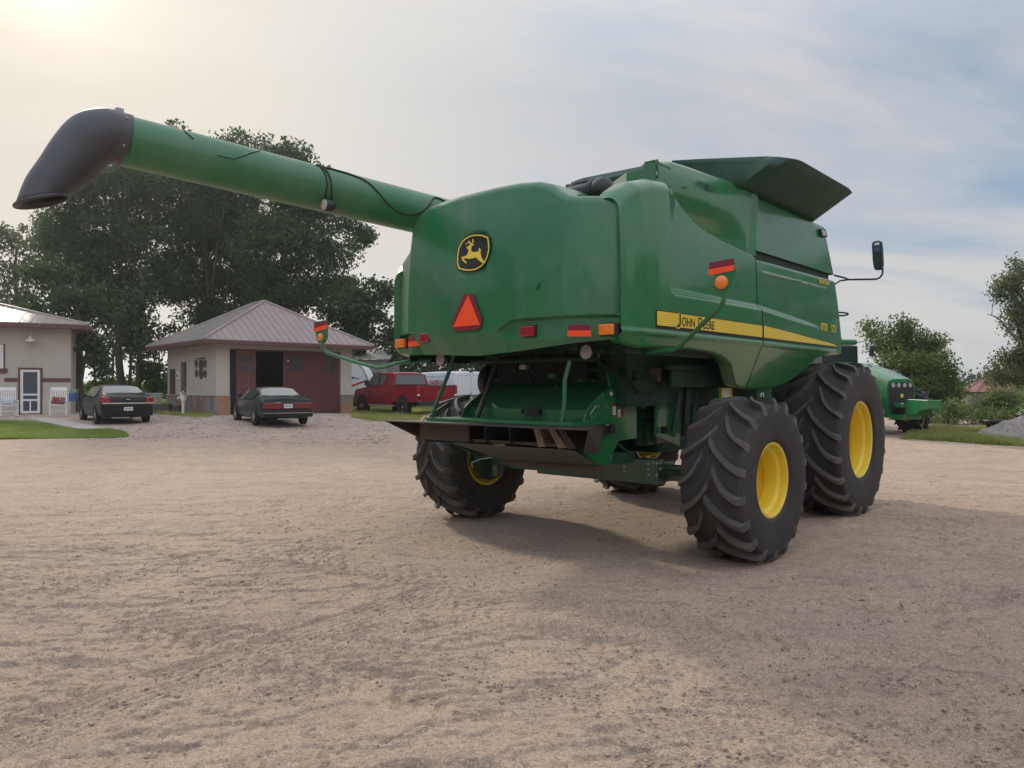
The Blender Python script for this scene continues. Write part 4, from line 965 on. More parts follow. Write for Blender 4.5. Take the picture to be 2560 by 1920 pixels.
P = [ground_at(x, y) for x, y in lawn_px]; o = MB().add([(p.x, p.y, p.z + .01) for p in P], [tuple(range(len(P)))]).build('lawn_base', LB); o['kind'] = 'structure'
grass('verge_grass', [(880, 1024), (960, 1020), (1100, 1030), (1250, 1040), (1250, 1064), (1080, 1058), (960, 1054), (895, 1046), (880, 1044)], 26000, .16, WEED, 'long green grass verge beside the garage under the red pickup', 12, .02)
grass('roadside_grass', [(2300, 1074), (2560, 1068), (2720, 1075), (2720, 1125), (2560, 1116), (2460, 1110), (2360, 1103), (2290, 1098), (2250, 1098), (2262, 1092)], 42000, .13, WEED, 'yellow green grass strip at the far right edge of the yard', 13, .018)
grass('wall_grass', [(385, 1034), (420, 1031), (480, 1034), (535, 1037), (530, 1042), (480, 1042), (420, 1037)], 4000, .12, WEED, 'short grass growing along the garage plinth', 14, .015)
grass('grass_tuft', [(955, 1735), (1025, 1725), (1065, 1750), (1040, 1775), (960, 1770)], 80, .05, simple('straw_tuft', (.42, .40, .20), .8, var=.2), 'thin yellow grass tuft in the dirt, low in the foreground', 15, .0012)
grass('yard_grass', [(150, 985), (430, 985), (420, 1020), (330, 1024), (240, 1020), (150, 1012)], 16000, .25, LAWN, 'green grass behind the parked black sedan and slatted panel', 16, .03)
CROP = leafmat('crop_leaves', (.10, .17, .03), (.16, .24, .05), .1, .35)
rgc = np.random.default_rng(5); k = 26000
Yc = 62 + 60 * rgc.random(k) ** 1.3; Xc = Yc * (-.70 + 1.45 * rgc.random(k)); Zc = gbase(Xc, Yc); hc = .9 + .5 * rgc.random(k); ac = rgc.random(k) * 3.14; wc = .28
v = np.zeros((k, 3, 3)); v[:, 0] = np.stack([Xc - np.cos(ac) * wc, Yc - np.sin(ac) * wc, Zc], -1); v[:, 1] = np.stack([Xc + np.cos(ac) * wc, Yc + np.sin(ac) * wc, Zc], -1); v[:, 2] = np.stack([Xc, Yc, Zc + hc], -1)
tag(npmesh('field_crop', v.reshape(-1, 3), np.arange(k * 3).reshape(-1, 3), CROP), 'green crop field beyond the trees', 'crop', kind='stuff')
CONC = simple('path_concrete', (.40, .36, .32), .85, var=.15, scale=2, bump=.1)
pp = [(60, 1046), (120, 1046), (175, 1055), (230, 1066), (262, 1072), (230, 1075), (205, 1074), (180, 1070), (140, 1062), (100, 1054)]
P = [ground_at(x, y) for x, y in pp]; o = MB().prism([(p.x, p.y, p.z - .02) for p in P], (0, 0, .05)).build('path', CONC); o['kind'] = 'structure'

# ================================================================ house and garage
def ray_on(root, x, y, axis, val):       # photograph pixel on a plane of a building -> building coordinates
    a = root.rotation_euler.z; ex, ey = Vector((math.cos(a), math.sin(a))), Vector((-math.sin(a), math.cos(a))); n = ey if axis == 'y' else ex
    o = Vector((root.location.x, root.location.y)); d = Vector(((x - 1280) / F, 1.0)); t = (o.dot(n) + val) / d.dot(n); w = d * t - o
    return Vector((w.dot(ex), w.dot(ey), ZC + (H - y) / F * t - root.location.z))
STUC = MT('stucco_wall', (.52, .485, .42), .92, 0, .2)
STUC.mix(STUC.rmp(STUC.noise(1.2, 6, .65), .4, .7), (.42, .385, .33), .6); STUC.mix(STUC.rmp(STUC.noise(14, 4, .7, off=3), .5, .75), (.31, .275, .24), .5)
STUC.bump(STUC.noise(30, 5, .7), .5, .02); STUC = STUC.m
PLIN = MT('plinth_plaster', (.30, .265, .23), .95, 0, .2)
PLIN.mix(PLIN.rmp(PLIN.noise(3.5, 6, .7, stretch=(1, 1, .3)), .42, .62), (.14, .12, .105), .8)
br = PLIN.n('ShaderNodeTexBrick'); br.inputs['Scale'].default_value = 9; br.inputs['Color1'].default_value = (.33, .15, .08, 1); br.inputs['Color2'].default_value = (.25, .11, .07, 1); br.inputs['Mortar'].default_value = (.26, .2, .16, 1)
mpb = PLIN.n('ShaderNodeMapping'); mpb.inputs['Rotation'].default_value = (R_(90), 0, 0); PLIN.L(PLIN.coord, mpb.inputs[0]); PLIN.L(mpb.outputs[0], br.inputs['Vector'])
PLIN.mix(PLIN.rmp(PLIN.noise(.9, 3, .6, off=17), .57, .60), br.outputs['Color'], .9); PLIN.bump(PLIN.noise(12, 5, .7), .6, .03); PLIN = PLIN.m
BRICKP = MT('exposed_brick', (.33, .15, .08), .9); br = BRICKP.n('ShaderNodeTexBrick'); br.inputs['Scale'].default_value = 7; br.inputs['Color1'].default_value = (.42, .22, .12, 1); br.inputs['Color2'].default_value = (.30, .13, .08, 1); br.inputs['Mortar'].default_value = (.30, .24, .2, 1)
mpb = BRICKP.n('ShaderNodeMapping'); mpb.inputs['Rotation'].default_value = (R_(90), 0, 0); BRICKP.L(BRICKP.coord, mpb.inputs[0]); BRICKP.L(mpb.outputs[0], br.inputs['Vector']); BRICKP.mix(1.0, br.outputs['Color']); BRICKP = BRICKP.m
MAROON = simple('maroon_trim_paint', (.115, .045, .048), .6, var=.2)
DOORR = simple('dark_red_door_paint', (.105, .022, .026), .6, var=.3, scale=2, dust=(.08, .045, .04), dustamt=.5)
ROOFM = MT('metal_roof_sheet', (.21, .165, .155), .38, .45, .5); ROOFM.mix(ROOFM.rmp(ROOFM.noise(.8, 5, .6), .4, .7), (.26, .21, .195), .8); ROOFM.roughmix(ROOFM.noise(2, 5, .6), .30, .5); ROOFM = ROOFM.m
ROOFG = simple('dull_brown_roof_sheet', (.28, .215, .205), .62, .0, var=.12, scale=1)
ROOFH = simple('warm_grey_roof_sheet', (.30, .25, .22), .5, .15, var=.15, scale=1)
ROOFD = simple('dark_roof_sheet', (.17, .155, .14), .85, .0, var=.2, scale=2)  # darker sheet used on one garage roof face only
WHITEP = simple('white_paint', (.72, .72, .70), .5, var=.06)
SCREEN = simple('dark_screen', (.055, .06, .08), .5, var=.2)
DARKIN = simple('black_marks_and_shade', (.010, .011, .014), .9, var=0)  # flat black stands in for shade indoors and in openings; also dark marks
GLASSD = simple('dark_window_glass', (.05, .055, .065), .08, .0, var=.1, coat=.6)

def roof(root, x0, x1, y0, y1, z0, rise, run_c, mats, thick=.14, rib=.30, alt=None):
    """hip roof over the rectangle; run_c = inset of the ridge ends"""
    cx_, cy_ = (x0 + x1) / 2, (y0 + y1) / 2; ins = run_c
    if (x1 - x0) >= (y1 - y0): A_, B_ = (x0 + ins, cy_, z0 + rise), (x1 - ins, cy_, z0 + rise)
    else: A_, B_ = (cx_, y0 + ins, z0 + rise), (cx_, y1 - ins, z0 + rise)
    c = [(x0, y0, z0), (x1, y0, z0), (x1, y1, z0), (x0, y1, z0)]
    if (x1 - x0) >= (y1 - y0): fc = [([c[0], c[1], B_, A_]), ([c[1], c[2], B_]), ([c[2], c[3], A_, B_]), ([c[3], c[0], A_])]
    else: fc = [([c[0], c[1], A_]), ([c[1], c[2], B_, A_]), ([c[2], c[3], B_]), ([c[3], c[0], A_, B_])]
    r = MB().add([], []); r = MB()
    for i_, f in enumerate(fc):
        if mats[1][i_]: r.prism(f, (0, 0, .03))
    ro = r.build('roof', mats[0], root)
    for i_, f in enumerate(fc):
        if not mats[1][i_]: MB().prism(f, (0, 0, .03)).build('roof_side', alt, ro)
    rb = MB()
    for i, f in enumerate(fc):
        if mats[1][i] == 0: continue
        a, b = Vector(f[0]), Vector(f[1]); e = (b - a); L = e.length; e.normalize(); n_ = int(L / rib)
        top = [Vector(p) for p in f[2:]]
        nrm_ = (b - a).cross(top[-1] - a).normalized(); up = nrm_.cross(e)
        if up.z < 0: up = -up
        hgt = max((p - a).dot(up) for p in top); poly = [( (Vector(p) - a).dot(e), (Vector(p) - a).dot(up)) for p in f]
        for k in range(1, n_):
            s = k * L / n_; mx_ = 0
            for (u0, v0), (u1, v1) in zip(poly, poly[1:] + poly[:1]):
                if abs(v0) < 1e-6 and abs(v1) < 1e-6: continue
                if (u0 - s) * (u1 - s) <= 0 and abs(u1 - u0) > 1e-6: mx_ = max(mx_, v0 + (v1 - v0) * (s - u0) / (u1 - u0))
            if mx_ < .1: continue
            p0 = a + e * s + Vector((0, 0, .03)); p1 = p0 + up * mx_; w = e * .018; h_ = Vector((0, 0, .028))
            rb.prism([p0 - w, p0 + w, p0 + w * .6 + h_, p0 - w * .6 + h_], p1 - p0)
    rb.build('roof_rib', mats[2], ro)
    cap = MB(); 
    for p in c:
        q = A_ if (Vector(p) - Vector(A_)).length < (Vector(p) - Vector(B_)).length else B_
        cap.tube([Vector(p) + Vector((0, 0, .03)), Vector(q) + Vector((0, 0, .05))], .065, 8)
    cap.tube([Vector(A_) + Vector((0, 0, .05)), Vector(B_) + Vector((0, 0, .05))], .065, 8)
    cap.build('ridge_cap', mats[2], ro, smooth=50)
    f_ = MB(); t = thick
    f_.box((x0, y0 - .0, z0 - t), (x1, y0 + .03, z0 - .002)); f_.box((x1 - .03, y0 + .03, z0 - t), (x1, y1, z0 - .002)); f_.box((x0, y0 + .03, z0 - t), (x0 + .03, y1, z0 - .002)); f_.box((x0 + .03, y1 - .03, z0 - t), (x1 - .03, y1, z0 - .002))
    f_.build('fascia', MAROON, root); MB().box((x0 + .03, y0 + .03, z0 - t + .01), (x1 - .03, y1 - .03, z0 - t + .03)).build('soffit', simple('soffit_board', (.20, .17, .15), .8), root)
    return ro

# --- garage
GA = R_(41); gz0 = G(-11, 32) - .02
gar = empty('garage', (-12.2, 31.26, gz0), GA, 'cream stucco garage with maroon metal hip roof and red double doors, one leaf open', 'garage')
GW, GD, GH = 6.25, 6.4, 3.0
def gpx(x, y, ax='y', v=0): return ray_on(gar, x, y, ax, v)
u0, u1 = gpx(574.3, 900).x, gpx(852, 900).x; dtop = gpx(574, 873).z; pl = .83
b = MB()
b.box((0, 0, pl), (u0, .25, GH)); b.box((u1, 0, pl), (GW, .25, GH)); b.box((u0, 0, dtop), (u1, .25, GH)); b.box((GW - .25, .25, pl), (GW, GD, GH)); b.box((.25, GD - .25, pl), (GW - .25, GD, GH)); b.box((0, .25, pl), (.25, GD, GH))
b.build('wall', STUC, gar)
b = MB(); b.box((-.06, -.06, -.2), (u0, .25, pl)); b.box((u1, -.06, -.2), (GW + .06, .25, pl)); b.box((GW - .25, .25, -.2), (GW + .06, GD + .06, pl)); b.box((-.06, .25, -.2), (.25, GD + .06, pl)); b.box((.25, GD - .25, -.2), (GW - .25, GD + .06, pl))
b.build('plinth', PLIN, gar)
b = MB(); b.box((.02, -.075, -.2), (u0 - .003, -.058, pl - .02)); b.build('brick_patch', BRICKP, gar); b = MB(); b.box((u1 + .03, -.075, -.2), (GW + .05, -.058, pl - .35)); b.build('brick_patch', BRICKP, gar)
b = MB(); b.box((-.09, -.09, pl - .02), (u0, .0, pl + .015)); b.box((-.09, .0, pl - .02), (.0, GD, pl + .015)); b.box((u1, -.09, pl - .02), (GW + .09, 0, pl + .015)); b.build('plinth_ledge', STUC, gar)
roof(gar, -.75, GW + .75, -.75, GD + .75, 3.08, 2.05, 3.3, (ROOFG, (1, 1, 1, 0), ROOFG), alt=ROOFD)
MB().box((.1, .1, 3.05), (.15, .15, 3.06)).build('soffit_block', STUC, gar)
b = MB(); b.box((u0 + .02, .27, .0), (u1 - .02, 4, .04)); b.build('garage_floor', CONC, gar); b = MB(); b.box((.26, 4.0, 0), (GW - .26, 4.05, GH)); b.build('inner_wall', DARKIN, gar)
def gdoor(xa, xb, wins, yy=.06, mat=DOORR, nm='door'):
    a, c = gpx(xa, 900, 'y', yy).x, gpx(xb, 900, 'y', yy).x
    d = MB().box((a, yy, .05), (c, yy + .05, dtop - .02)).build(nm, mat, gar)
    k = MB(); n_ = max(2, int((c - a) / .2))
    for i in range(n_ + 1):
        s = a + (c - a) * i / n_; k.box((s - .008, yy - .008, .06), (s + .008, yy, dtop - .03))
    k.box((a, yy - .015, .05), (c, yy, .2)); k.box((a, yy - .015, 1.15), (c, yy - .002, 1.25)); k.build('door_batten', mat, d)
    for (wa, wb, ya, yb) in wins:
        p, q = gpx(wa, ya, 'y', yy), gpx(wb, yb, 'y', yy)
        w = MB(); t = .04
        w.box((p.x, yy - .03, q.z), (p.x + t, yy - .017, p.z)); w.box((q.x - t, yy - .03, q.z), (q.x, yy - .017, p.z)); w.box((p.x + t, yy - .03, p.z - t), (q.x - t, yy - .017, p.z)); w.box((p.x + t, yy - .03, q.z), (q.x - t, yy - .017, q.z + t))
        mx_, mz = (p.x + q.x) / 2, (p.z + q.z) / 2; w.box((mx_ - .02, yy - .03, q.z + t), (mx_ + .02, yy - .017, p.z - t)); w.box((p.x + t, yy - .029, mz - .02), (mx_ - .02, yy - .017, mz + .02)); w.box((mx_ + .02, yy - .029, mz - .02), (q.x - t, yy - .017, mz + .02))
        wo = w.build('window', mat, d); MB().box((p.x + t, yy - .020, q.z + t), (q.x - t, yy - .016, p.z - t)).build('pane', GLASSD, wo)
    return d
MB().box((u0 + .0, .05, .05), (gpx(591, 900).x, .09, dtop - .02)).build('door_jamb', DARKIN, gar)
gdoor(591, 639, [(597, 632, 884, 931)], .07, simple('dull_red_door_paint', (.13, .045, .04), .6, var=.3, scale=2))
gdoor(708, 757, [(724, 755, 885, 931)], .10); gdoor(757.5, 852, [(813, 839, 886, 930)], .10)
MB().box((u0, -.02, dtop - .04), (u1, .04, dtop + .03)).build('door_header', MAROON, gar)
c = gpx(719, 905, 'y', .06); MB().revolve([(0, .03), (.08, .045), (.10, 0)], 12, 'z', (c.x, .0, c.z)).build('small_lamp', WHITEP, gar)
# side wall openings (x = 0 plane)
def sidebox(name, xa, xb, ya, yb, mat, d=.02, par=None):
    p, q = gpx(xa, ya, 'x', 0), gpx(xb, yb, 'x', 0)
    return MB().box((-d, min(p.y, q.y), q.z), (.004, max(p.y, q.y), p.z)).build(name, mat, par or gar)
sidebox('side_door', 426, 438.5, 923, 1034, simple('dark_brown_door', (.045, .028, .022), .6), .03)
w = sidebox('side_window', 455, 466, 906, 990, simple('dark_brown_frame', (.07, .04, .035), .6), .04); sidebox('pane', 457.5, 464, 909, 988, GLASSD, .045, w)
pc = gpx(444.5, 939, 'x', 0); MB().revolve([(0, .0), (-.03, .0), (-.03, .16), (0, .19)], 24, 'x', (-.002, pc.y, pc.z)).build('white_wall_plate', WHITEP, gar)
MB().revolve([(-.031, .0), (-.036, .0), (-.036, .09), (-.031, .09)], 24, 'x', (-.002, pc.y, pc.z)).build('plate_centre', DARKIN, gar)
IRON = simple('dark_iron', (.05, .042, .036), .6, .3)
orn = empty('wall_ornament', gar.matrix_basis @ gpx(503, 920, 'x', 0) if False else (0, 0, 0)); 
c0 = gpx(503, 920, 'x', 0); a = GA; wpos = Vector((gar.location.x, gar.location.y, gar.location.z)) + Vector((-c0.y * math.sin(a), c0.y * math.cos(a), c0.z))
orn.location = wpos; orn.rotation_euler = (0, 0, a); tag(orn, 'dark iron ornament of ringed plates hanging on the garage side wall', 'wall ornament')
for (x, y, rr) in ((492, 909, .17), (504, 913, .24), (514, 909, .17), (493, 933, .17), (504, 934, .22), (514, 934, .17)):
    c = gpx(x, y, 'x', 0) - c0
    b = MB().revolve([(-.03, rr * .55), (-.045, rr * .75), (-.03, rr)], 20, 'x', (-.01, c.y, c.z)); b.revolve([(-.02, 0), (-.04, rr * .28), (-.02, rr * .36)], 16, 'x', (-.012, c.y, c.z)); b.build('ringed_plate', IRON, orn, smooth=50)
c = gpx(503, 896, 'x', 0) - c0; MB().box((-.04, c.y - .5, c.z - .02), (-.01, c.y + .5, c.z + .02)).build('hanging_rail', IRON, orn)

# --- house
HA = R_(26); hz0 = G(-19, 33) - .02
hou = empty('house', (-19.22, 33.0, hz0), HA, 'cream stucco house with ribbed metal hip roof and white screen door', 'house')
def hpx(x, y, ax='y', v=0): return ray_on(hou, x, y, ax, v)
HH = hpx(100, 826).z + .12; wz = hpx(105, 950).z
b = MB(); b.box((-10, 0, -.2), (0, .25, HH)); b.box((-.25, .25, -.2), (0, 8, HH)); b.box((-10, .25, -.2), (-9.75, 8, HH)); b.box((-9.75, 7.75, -.2), (-.25, 8, HH)); b.build('wall', STUC, hou)
roof(hou, -10.75, .75, -.75, 8.75, HH + .12, 1.35, 4.9, (ROOFH, (1, 1, 1, 1), ROOFH), .17, .42)
b = MB(); b.box((hpx(11, 950).x, -.035, wz - .07), (hpx(44, 950).x, -.003, wz + .08)); b.box((hpx(106, 950).x, -.035, wz - .07), (.002, -.003, wz + .08)); b.build('wall_band', MAROON, hou)
b = MB(); b.box((hpx(-60, 1010).x, -.03, -.2), (hpx(42, 1010).x, -.003, .72)); b.build('plinth', STUC, hou); b = MB(); b.box((hpx(106, 1010).x, -.03, -.2), (-.0, -.003, .72)); b.build('plinth', STUC, hou)
fr = hpx(45.5, 919), hpx(106, 1042); 
b = MB(); x0, x1, zt = fr[0].x, fr[1].x, fr[0].z
b.box((x0, -.06, .0), (x0 + .08, -.0, zt)); b.box((x1 - .08, -.06, 0), (x1, -.0, zt)); b.box((x0 + .08, -.06, zt - .08), (x1 - .08, 0, zt)); b.build('door_frame', MAROON, hou)
a, c = x0 + .08, x1 - .08
d_ = MB().box((a, -.03, .05), (c, -.005, zt - .08)).build('screen_door', SCREEN, hou)
b = MB(); t = .10; zb = .06; zt2 = zt - .085
b.box((a, -.05, zb), (a + t, -.031, zt2)); b.box((c - t, -.05, zb), (c, -.031, zt2)); b.box((a + t, -.05, zt2 - t), (c - t, -.031, zt2)); b.box((a + t, -.05, zb), (c - t, -.031, zb + t))
for yy in (986.5, 1000): zq = hpx(75, yy).z; b.box((a + t, -.05, zq - .04), (c - t, -.031, zq + .04))
zq = hpx(75, 1000).z; b.box(((a + c) / 2 - .025, -.05, zb + t), ((a + c) / 2 + .025, -.031, zq - .04)); b.build('door_rail', WHITEP, d_)
b = MB(); b.tube([((a + c) / 2 + .20 * math.cos(t_), -.034, zt - .75 + .42 * math.sin(t_)) for t_ in np.linspace(0, 2 * math.pi, 25)[:-1]], .012, 6, closed=True); b.build('oval_moulding', simple('inner_door', (.10, .10, .12), .6), d_)
p, q = hpx(-30, 862), hpx(8.5, 922)
wn = MB().box((p.x, -.03, q.z), (q.x, -.003, p.z)).build('window', WHITEP, hou); MB().box((p.x + .1, -.036, q.z + .1), (q.x - .12, -.031, p.z - .1)).build('pane', simple('pale_window_glass', (.22, .23, .25), .1, coat=.5), wn)
b = MB(); zc_ = (p.z + q.z) / 2; b.box((p.x + .1, -.045, zc_ - .03), (q.x - .12, -.037, zc_ + .03)); b.build('glazing_bar', WHITEP, wn)
s1_ = hpx(18.5, 932); MB().box((p.x, -.07, s1_.z), (s1_.x, -.004, s1_.z + .18)).build('window_sill', MAROON, hou); MB().box((q.x, -.03, q.z), (q.x + .06, -.004, p.z + .05)).build('window_trim', MAROON, hou)
ENAM = simple('white_enamel', (.62, .60, .55), .35, var=.1)
def world_of(root, v): a = root.rotation_euler.z; return Vector((root.location.x + v.x * math.cos(a) - v.y * math.sin(a), root.location.y + v.x * math.sin(a) + v.y * math.cos(a), root.location.z + v.z))
c = hpx(76.5, 850, 'y', -.35)
bl = MB().revolve([(.16, 0), (.16, .05), (.08, .07), (.03, .16), (-.06, .20), (-.065, .20)], 28, 'z', c).build('barn_lamp', ENAM, hou, smooth=50)
MB().tube([(c.x, c.y, c.z + .15), (c.x, c.y, c.z + .32), (c.x, c.y + .12, c.z + .40), (c.x, -.01, c.z + .36)], .018, 8).build('gooseneck', ENAM, bl, smooth=60); MB().revolve([(-.10, 0), (-.08, .05), (-.02, .06)], 16, 'z', c).build('bulb', ENAM, bl, smooth=50)

# ================================================================ small things near the buildings
def place(name, px, py, rz, label, cat, group=None):
    g = ground_at(px, py); return empty(name, g, rz, label, cat, group)
def rocking_chair(px, py, rz, label):
    t = place('rocking_chair', px, py, rz, label, 'rocking chair', 'white rocking chairs by the screen door')
    # local: faces -y
    for s in (-1, 1):
        x = s * .27
        MB().tube([(x, -.42, .07), (x, -.2, .025), (x, .05, .02), (x, .3, .05), (x, .5, .12)], .022, 6).build('rocker', WHITEP, t)
        MB().tube([(x, -.25, .04), (x * 1.02, -.25, .62)], .022, 8).build('leg', WHITEP, t); MB().tube([(x, .20, .04), (x, .20, .42)], .02, 8).build('leg', WHITEP, t)
        MB().box((x - .045, -.32, .62), (x + .045, .24, .645)).build('armrest', WHITEP, t, bevel=.008)
    MB().prism([(-.27, -.28, .43), (.27, -.28, .43), (.25, .20, .40), (-.25, .20, .40)], (0, 0, .03)).build('seat', WHITEP, t)
    b = MB()
    for s in (-1, 1): b.tube([(s * .25, .18, .40), (s * .27, .34, 1.10)], .02, 8)
    for i in range(6): x = -.19 + .076 * i; b.prism([(x - .018, .185, .45), (x + .018, .185, .45), (x + .018, .32, 1.04), (x - .018, .32, 1.04)], (0, .012, 0))
    b.prism([(-.28, .315, 1.02), (.28, .315, 1.02), (.27, .34, 1.14), (-.27, .34, 1.14)], (0, .02, 0)); b.build('backrest', WHITEP, t)
    b = MB(); b.tube([(-.27, -.25, .22), (.27, -.25, .22)], .012, 6); b.build('stretcher', WHITEP, t)
    return t
def pillow(root, label, mat, w=.40):
    b = MB(); n = 12; g = []
    loc = root.location; a = root.rotation_euler.z
    o = empty('x'); bpy.data.objects.remove(o)
    bm = MB(); secs = []
    for i in range(n + 1):
        u = -1 + 2 * i / n; th = .07 * (1 - abs(u) ** 3) + .004; hh = .15 * (1 - .08 * (1 - abs(u)))
        secs.append([(u * w / 2, math.sin(t) * th, math.cos(t) * hh) for t in np.linspace(0, 2 * math.pi, 17)[:-1]])
    bm.loft(secs); ob = bm.build('pillow', mat, None, smooth=60); ob.rotation_euler = (-.3, .12, a)
    ob.location = (loc.x + .09 * -math.sin(a) * 1 + 0, loc.y + .09 * math.cos(a), loc.z + .62); tag(ob, label, 'pillow'); return ob
c1 = rocking_chair(21, 1042, R_(40), 'white slatted rocking chair with a pale pillow, left of the screen door')
c2 = rocking_chair(146, 1041, R_(28), 'white slatted rocking chair with a red plaid pillow, right of the screen door')
pillow(c1, 'pale grey pillow on the rocking chair left of the door', simple('pale_cloth', (.45, .47, .52), .9), .42)
PLAID = MT('red_plaid_cloth', (.20, .03, .035), .9); PLAID.mix(PLAID.rmp(PLAID.noise(18, 2, .5), .5, .6), (.42, .25, .22), .7)
pillow(c2, 'dark red plaid pillow on the rocking chair right of the door', PLAID.m, .44)
t = place('box_stand', 184, 1044, 0, 'blue box with white flowers on thin metal legs at the house corner', 'planter stand')
MB().box((-.13, -.10, .62), (.13, .10, .92)).build('blue_box', simple('blue_plastic', (.03, .10, .22), .5), t, bevel=.01)
for sx in (-.12, .12):
    for sy in (-.09, .09): MB().tube([(sx, sy, 0), (sx, sy, .62)], .008, 6).build('leg', GALV, t)
b = MB(); rr = random.Random(3)
for i in range(60):
    x, y, zq = rr.uniform(-.16, .16), rr.uniform(-.1, .1), rr.uniform(.92, 1.06); s = .025; b.add([(x - s, y, zq), (x + s, y + .01, zq), (x, y - s, zq + s * 1.5)], [(0, 1, 2)])
b.build('flowers', simple('white_petals', (.5, .55, .48), .8), t)
t = place('hand_pump', 458, 1036, R_(41), 'white cast iron hand water pump against the garage side', 'water pump')
MB().revolve([(0, .09), (.04, .09), (.05, .06), (.55, .055), (.56, .10), (.60, .10), (.61, .12), (.90, .12), (.93, .13), (.96, .05), (1.0, 0)], 20, 'z').build('pump_body', WHITEP, t, smooth=40)
MB().tube([(0, 0, .70), (-.18, 0, .72), (-.24, 0, .66)], .03, 8).build('spout', WHITEP, t, smooth=50)
MB().tube([(0, 0, 1.0), (.12, 0, 1.1), (.20, 0, .75)], .014, 6).build('handle', WHITEP, t, smooth=50)
DKW = simple('weathered_barrel_wood', (.07, .06, .05), .85, var=.3)
t = MB().revolve([(0, 0), (0, .20), (.30, .24), (.36, .25), (.36, .21), (.30, .20), (.30, 0)], 20, 'z').build('barrel_planter', DKW, None, smooth=40); t.location = ground_at(444, 1034); tag(t, 'low grey barrel planter left of the white pump', 'planter')
t = MB().box((-.35, -.2, 0), (.35, .2, .42)).build('crate', DKW, None, bevel=.02); t.location = ground_at(408, 1033); tag(t, 'dark wooden crate outside the garage side door', 'crate')
t = empty('wreath', ground_at(459, 1038) + Vector((-.1, .25, 1.08)), R_(41), 'brown twig wreath hanging below the narrow garage window', 'wreath')
b = MB(); rr = random.Random(8)
for i in range(420):
    a = rr.uniform(0, 6.28); r = .21 + rr.gauss(0, .045); p = Vector((rr.gauss(0, .03), math.cos(a) * r, math.sin(a) * r)); q = p + Vector((rr.gauss(0, .03), rr.gauss(0, .06), rr.gauss(0, .06))); s = .012
    b.add([p, p + Vector((0, s, s)), q], [(0, 1, 2)])
b.build('twigs', simple('brown_twigs', (.07, .05, .04), .9), t)
t = place('slatted_panel', 352, 1022, R_(8), 'pale grey slatted timber panel standing behind the black sedan', 'fence panel')
b = MB()
for i in range(6): MB().box((-.55, -.012, .10 + i * .135), (1.10, .012, .19 + i * .135)).build('slat', simple('grey_white_board', (.42, .44, .45), .8) if i == 0 else bpy.data.materials['grey_white_board'], t)
for x in (-.5, .30, 1.05): MB().box((x - .03, .013, 0), (x + .03, .05, .92)).build('post', DKW, t)
# grey shed and camper behind the garage
sh = empty('shed', (at(885, 900, 52).x, 52, G(-9, 52)), R_(0), 'grey metal shed half hidden by trees behind the camper', 'shed')
w = at(966, 900, 52).x - at(885, 900, 52).x; zt = at(900, 899, 52).z - sh.location.z
SHED = simple('grey_shed_wall', (.23, .235, .25), .7, var=.2, scale=2)
MB().box((-3, 0, 0), (w, 6, zt)).build('wall', SHED, sh); MB().prism([(-3.3, -.4, zt), (w + .3, -.4, zt), (w + .3, 3, zt + .9), (-3.3, 3, zt + .9)], (0, 0, .08)).build('roof', simple('pale_shed_roof', (.36, .37, .36), .6), sh); MB().box((1.2, -.03, 0), (2.1, -.003, 2.2)).build('shed_door', DARKIN, sh)
# ================================================================ vehicles
def car_wheel(parent, x, y, r, w, rimr, sg, rimmat, spokes=5):
    t = MB().revolve([(-w / 2, rimr), (-w / 2, r - .05), (-w / 2 + .03, r), (w / 2 - .03, r), (w / 2, r - .05), (w / 2, rimr)], 32, 'x', (x, y, r)).build('wheel', CARRUB, parent, smooth=40)
    xo = x + sg * (w / 2 - .015); b = MB().revolve([(0, rimr), (0, rimr - .025), (-sg * .06, rimr - .03)], 32, 'x', (xo, y, r))
    b.revolve([(.005 * sg, 0), (.005 * sg, .06), (-.02 * sg, .07)], 16, 'x', (xo, y, r))
    for k in range(spokes):
        a = 2 * math.pi * k / spokes; c, s = math.cos(a), math.sin(a)
        def P(rad, off, xx): return (xo + xx, y + c * rad - s * off, r + s * rad + c * off)
        b.add([P(.04, -.03, 0), P(.04, .03, 0), P(rimr - .02, .035, 0), P(rimr - .02, -.035, 0)], [(0, 1, 2, 3)])
    b.build('rim', rimmat, t, fix=False); MB().revolve([(-sg * .05, 0), (-sg * .05, rimr)], 24, 'x', (xo, y, r)).build('brake_disc', DARKIN, t)
    return t
def body_loft(sts):
    """stations (y, wlow, zlow, wmid, zmid, wbelt, zbelt, wroof, zroof)"""
    secs = []
    for (y, wl, zl, wm, zm_, wb, zb, wr, zr) in sts:
        half = [(0, zl), (wl * .9, zl), (wl, zl + .06), (wm, zm_), (wb, zb), ((wb * .35 + wr * .65), zb + (zr - zb) * .62), (wr, zr - (.045 if zr - zb > .1 else .01)), (wr * .72, zr), (0, zr + .012)]
        ring = [(x, y, z) for x, z in half] + [(-x, y, z) for x, z in half[-2:0:-1]]; secs.append(ring)
    return secs
CHROME = simple('chrome', (.75, .75, .76), .15, 1.0, var=.05)
ALLOY = simple('alloy_rim', (.50, .50, .52), .3, .7, var=.1)
REARG = simple('reflecting_glass', (.10, .12, .12), .04, .0, var=.05, coat=1.0, spec=1.0)
SIDEG = simple('side_glass', (.07, .085, .085), .05, var=.05, coat=.8)
def carpaint(name, c): return simple(name, c, .40, .0, var=.15, coat=.22, spec=.2)
def put(root, az, local, world):
    rz = -az; root.rotation_euler = (0, 0, rz); c, s = math.cos(rz), math.sin(rz)
    root.location = (world.x - (local[0] * c - local[1] * s), world.y - (local[0] * s + local[1] * c), world.z)
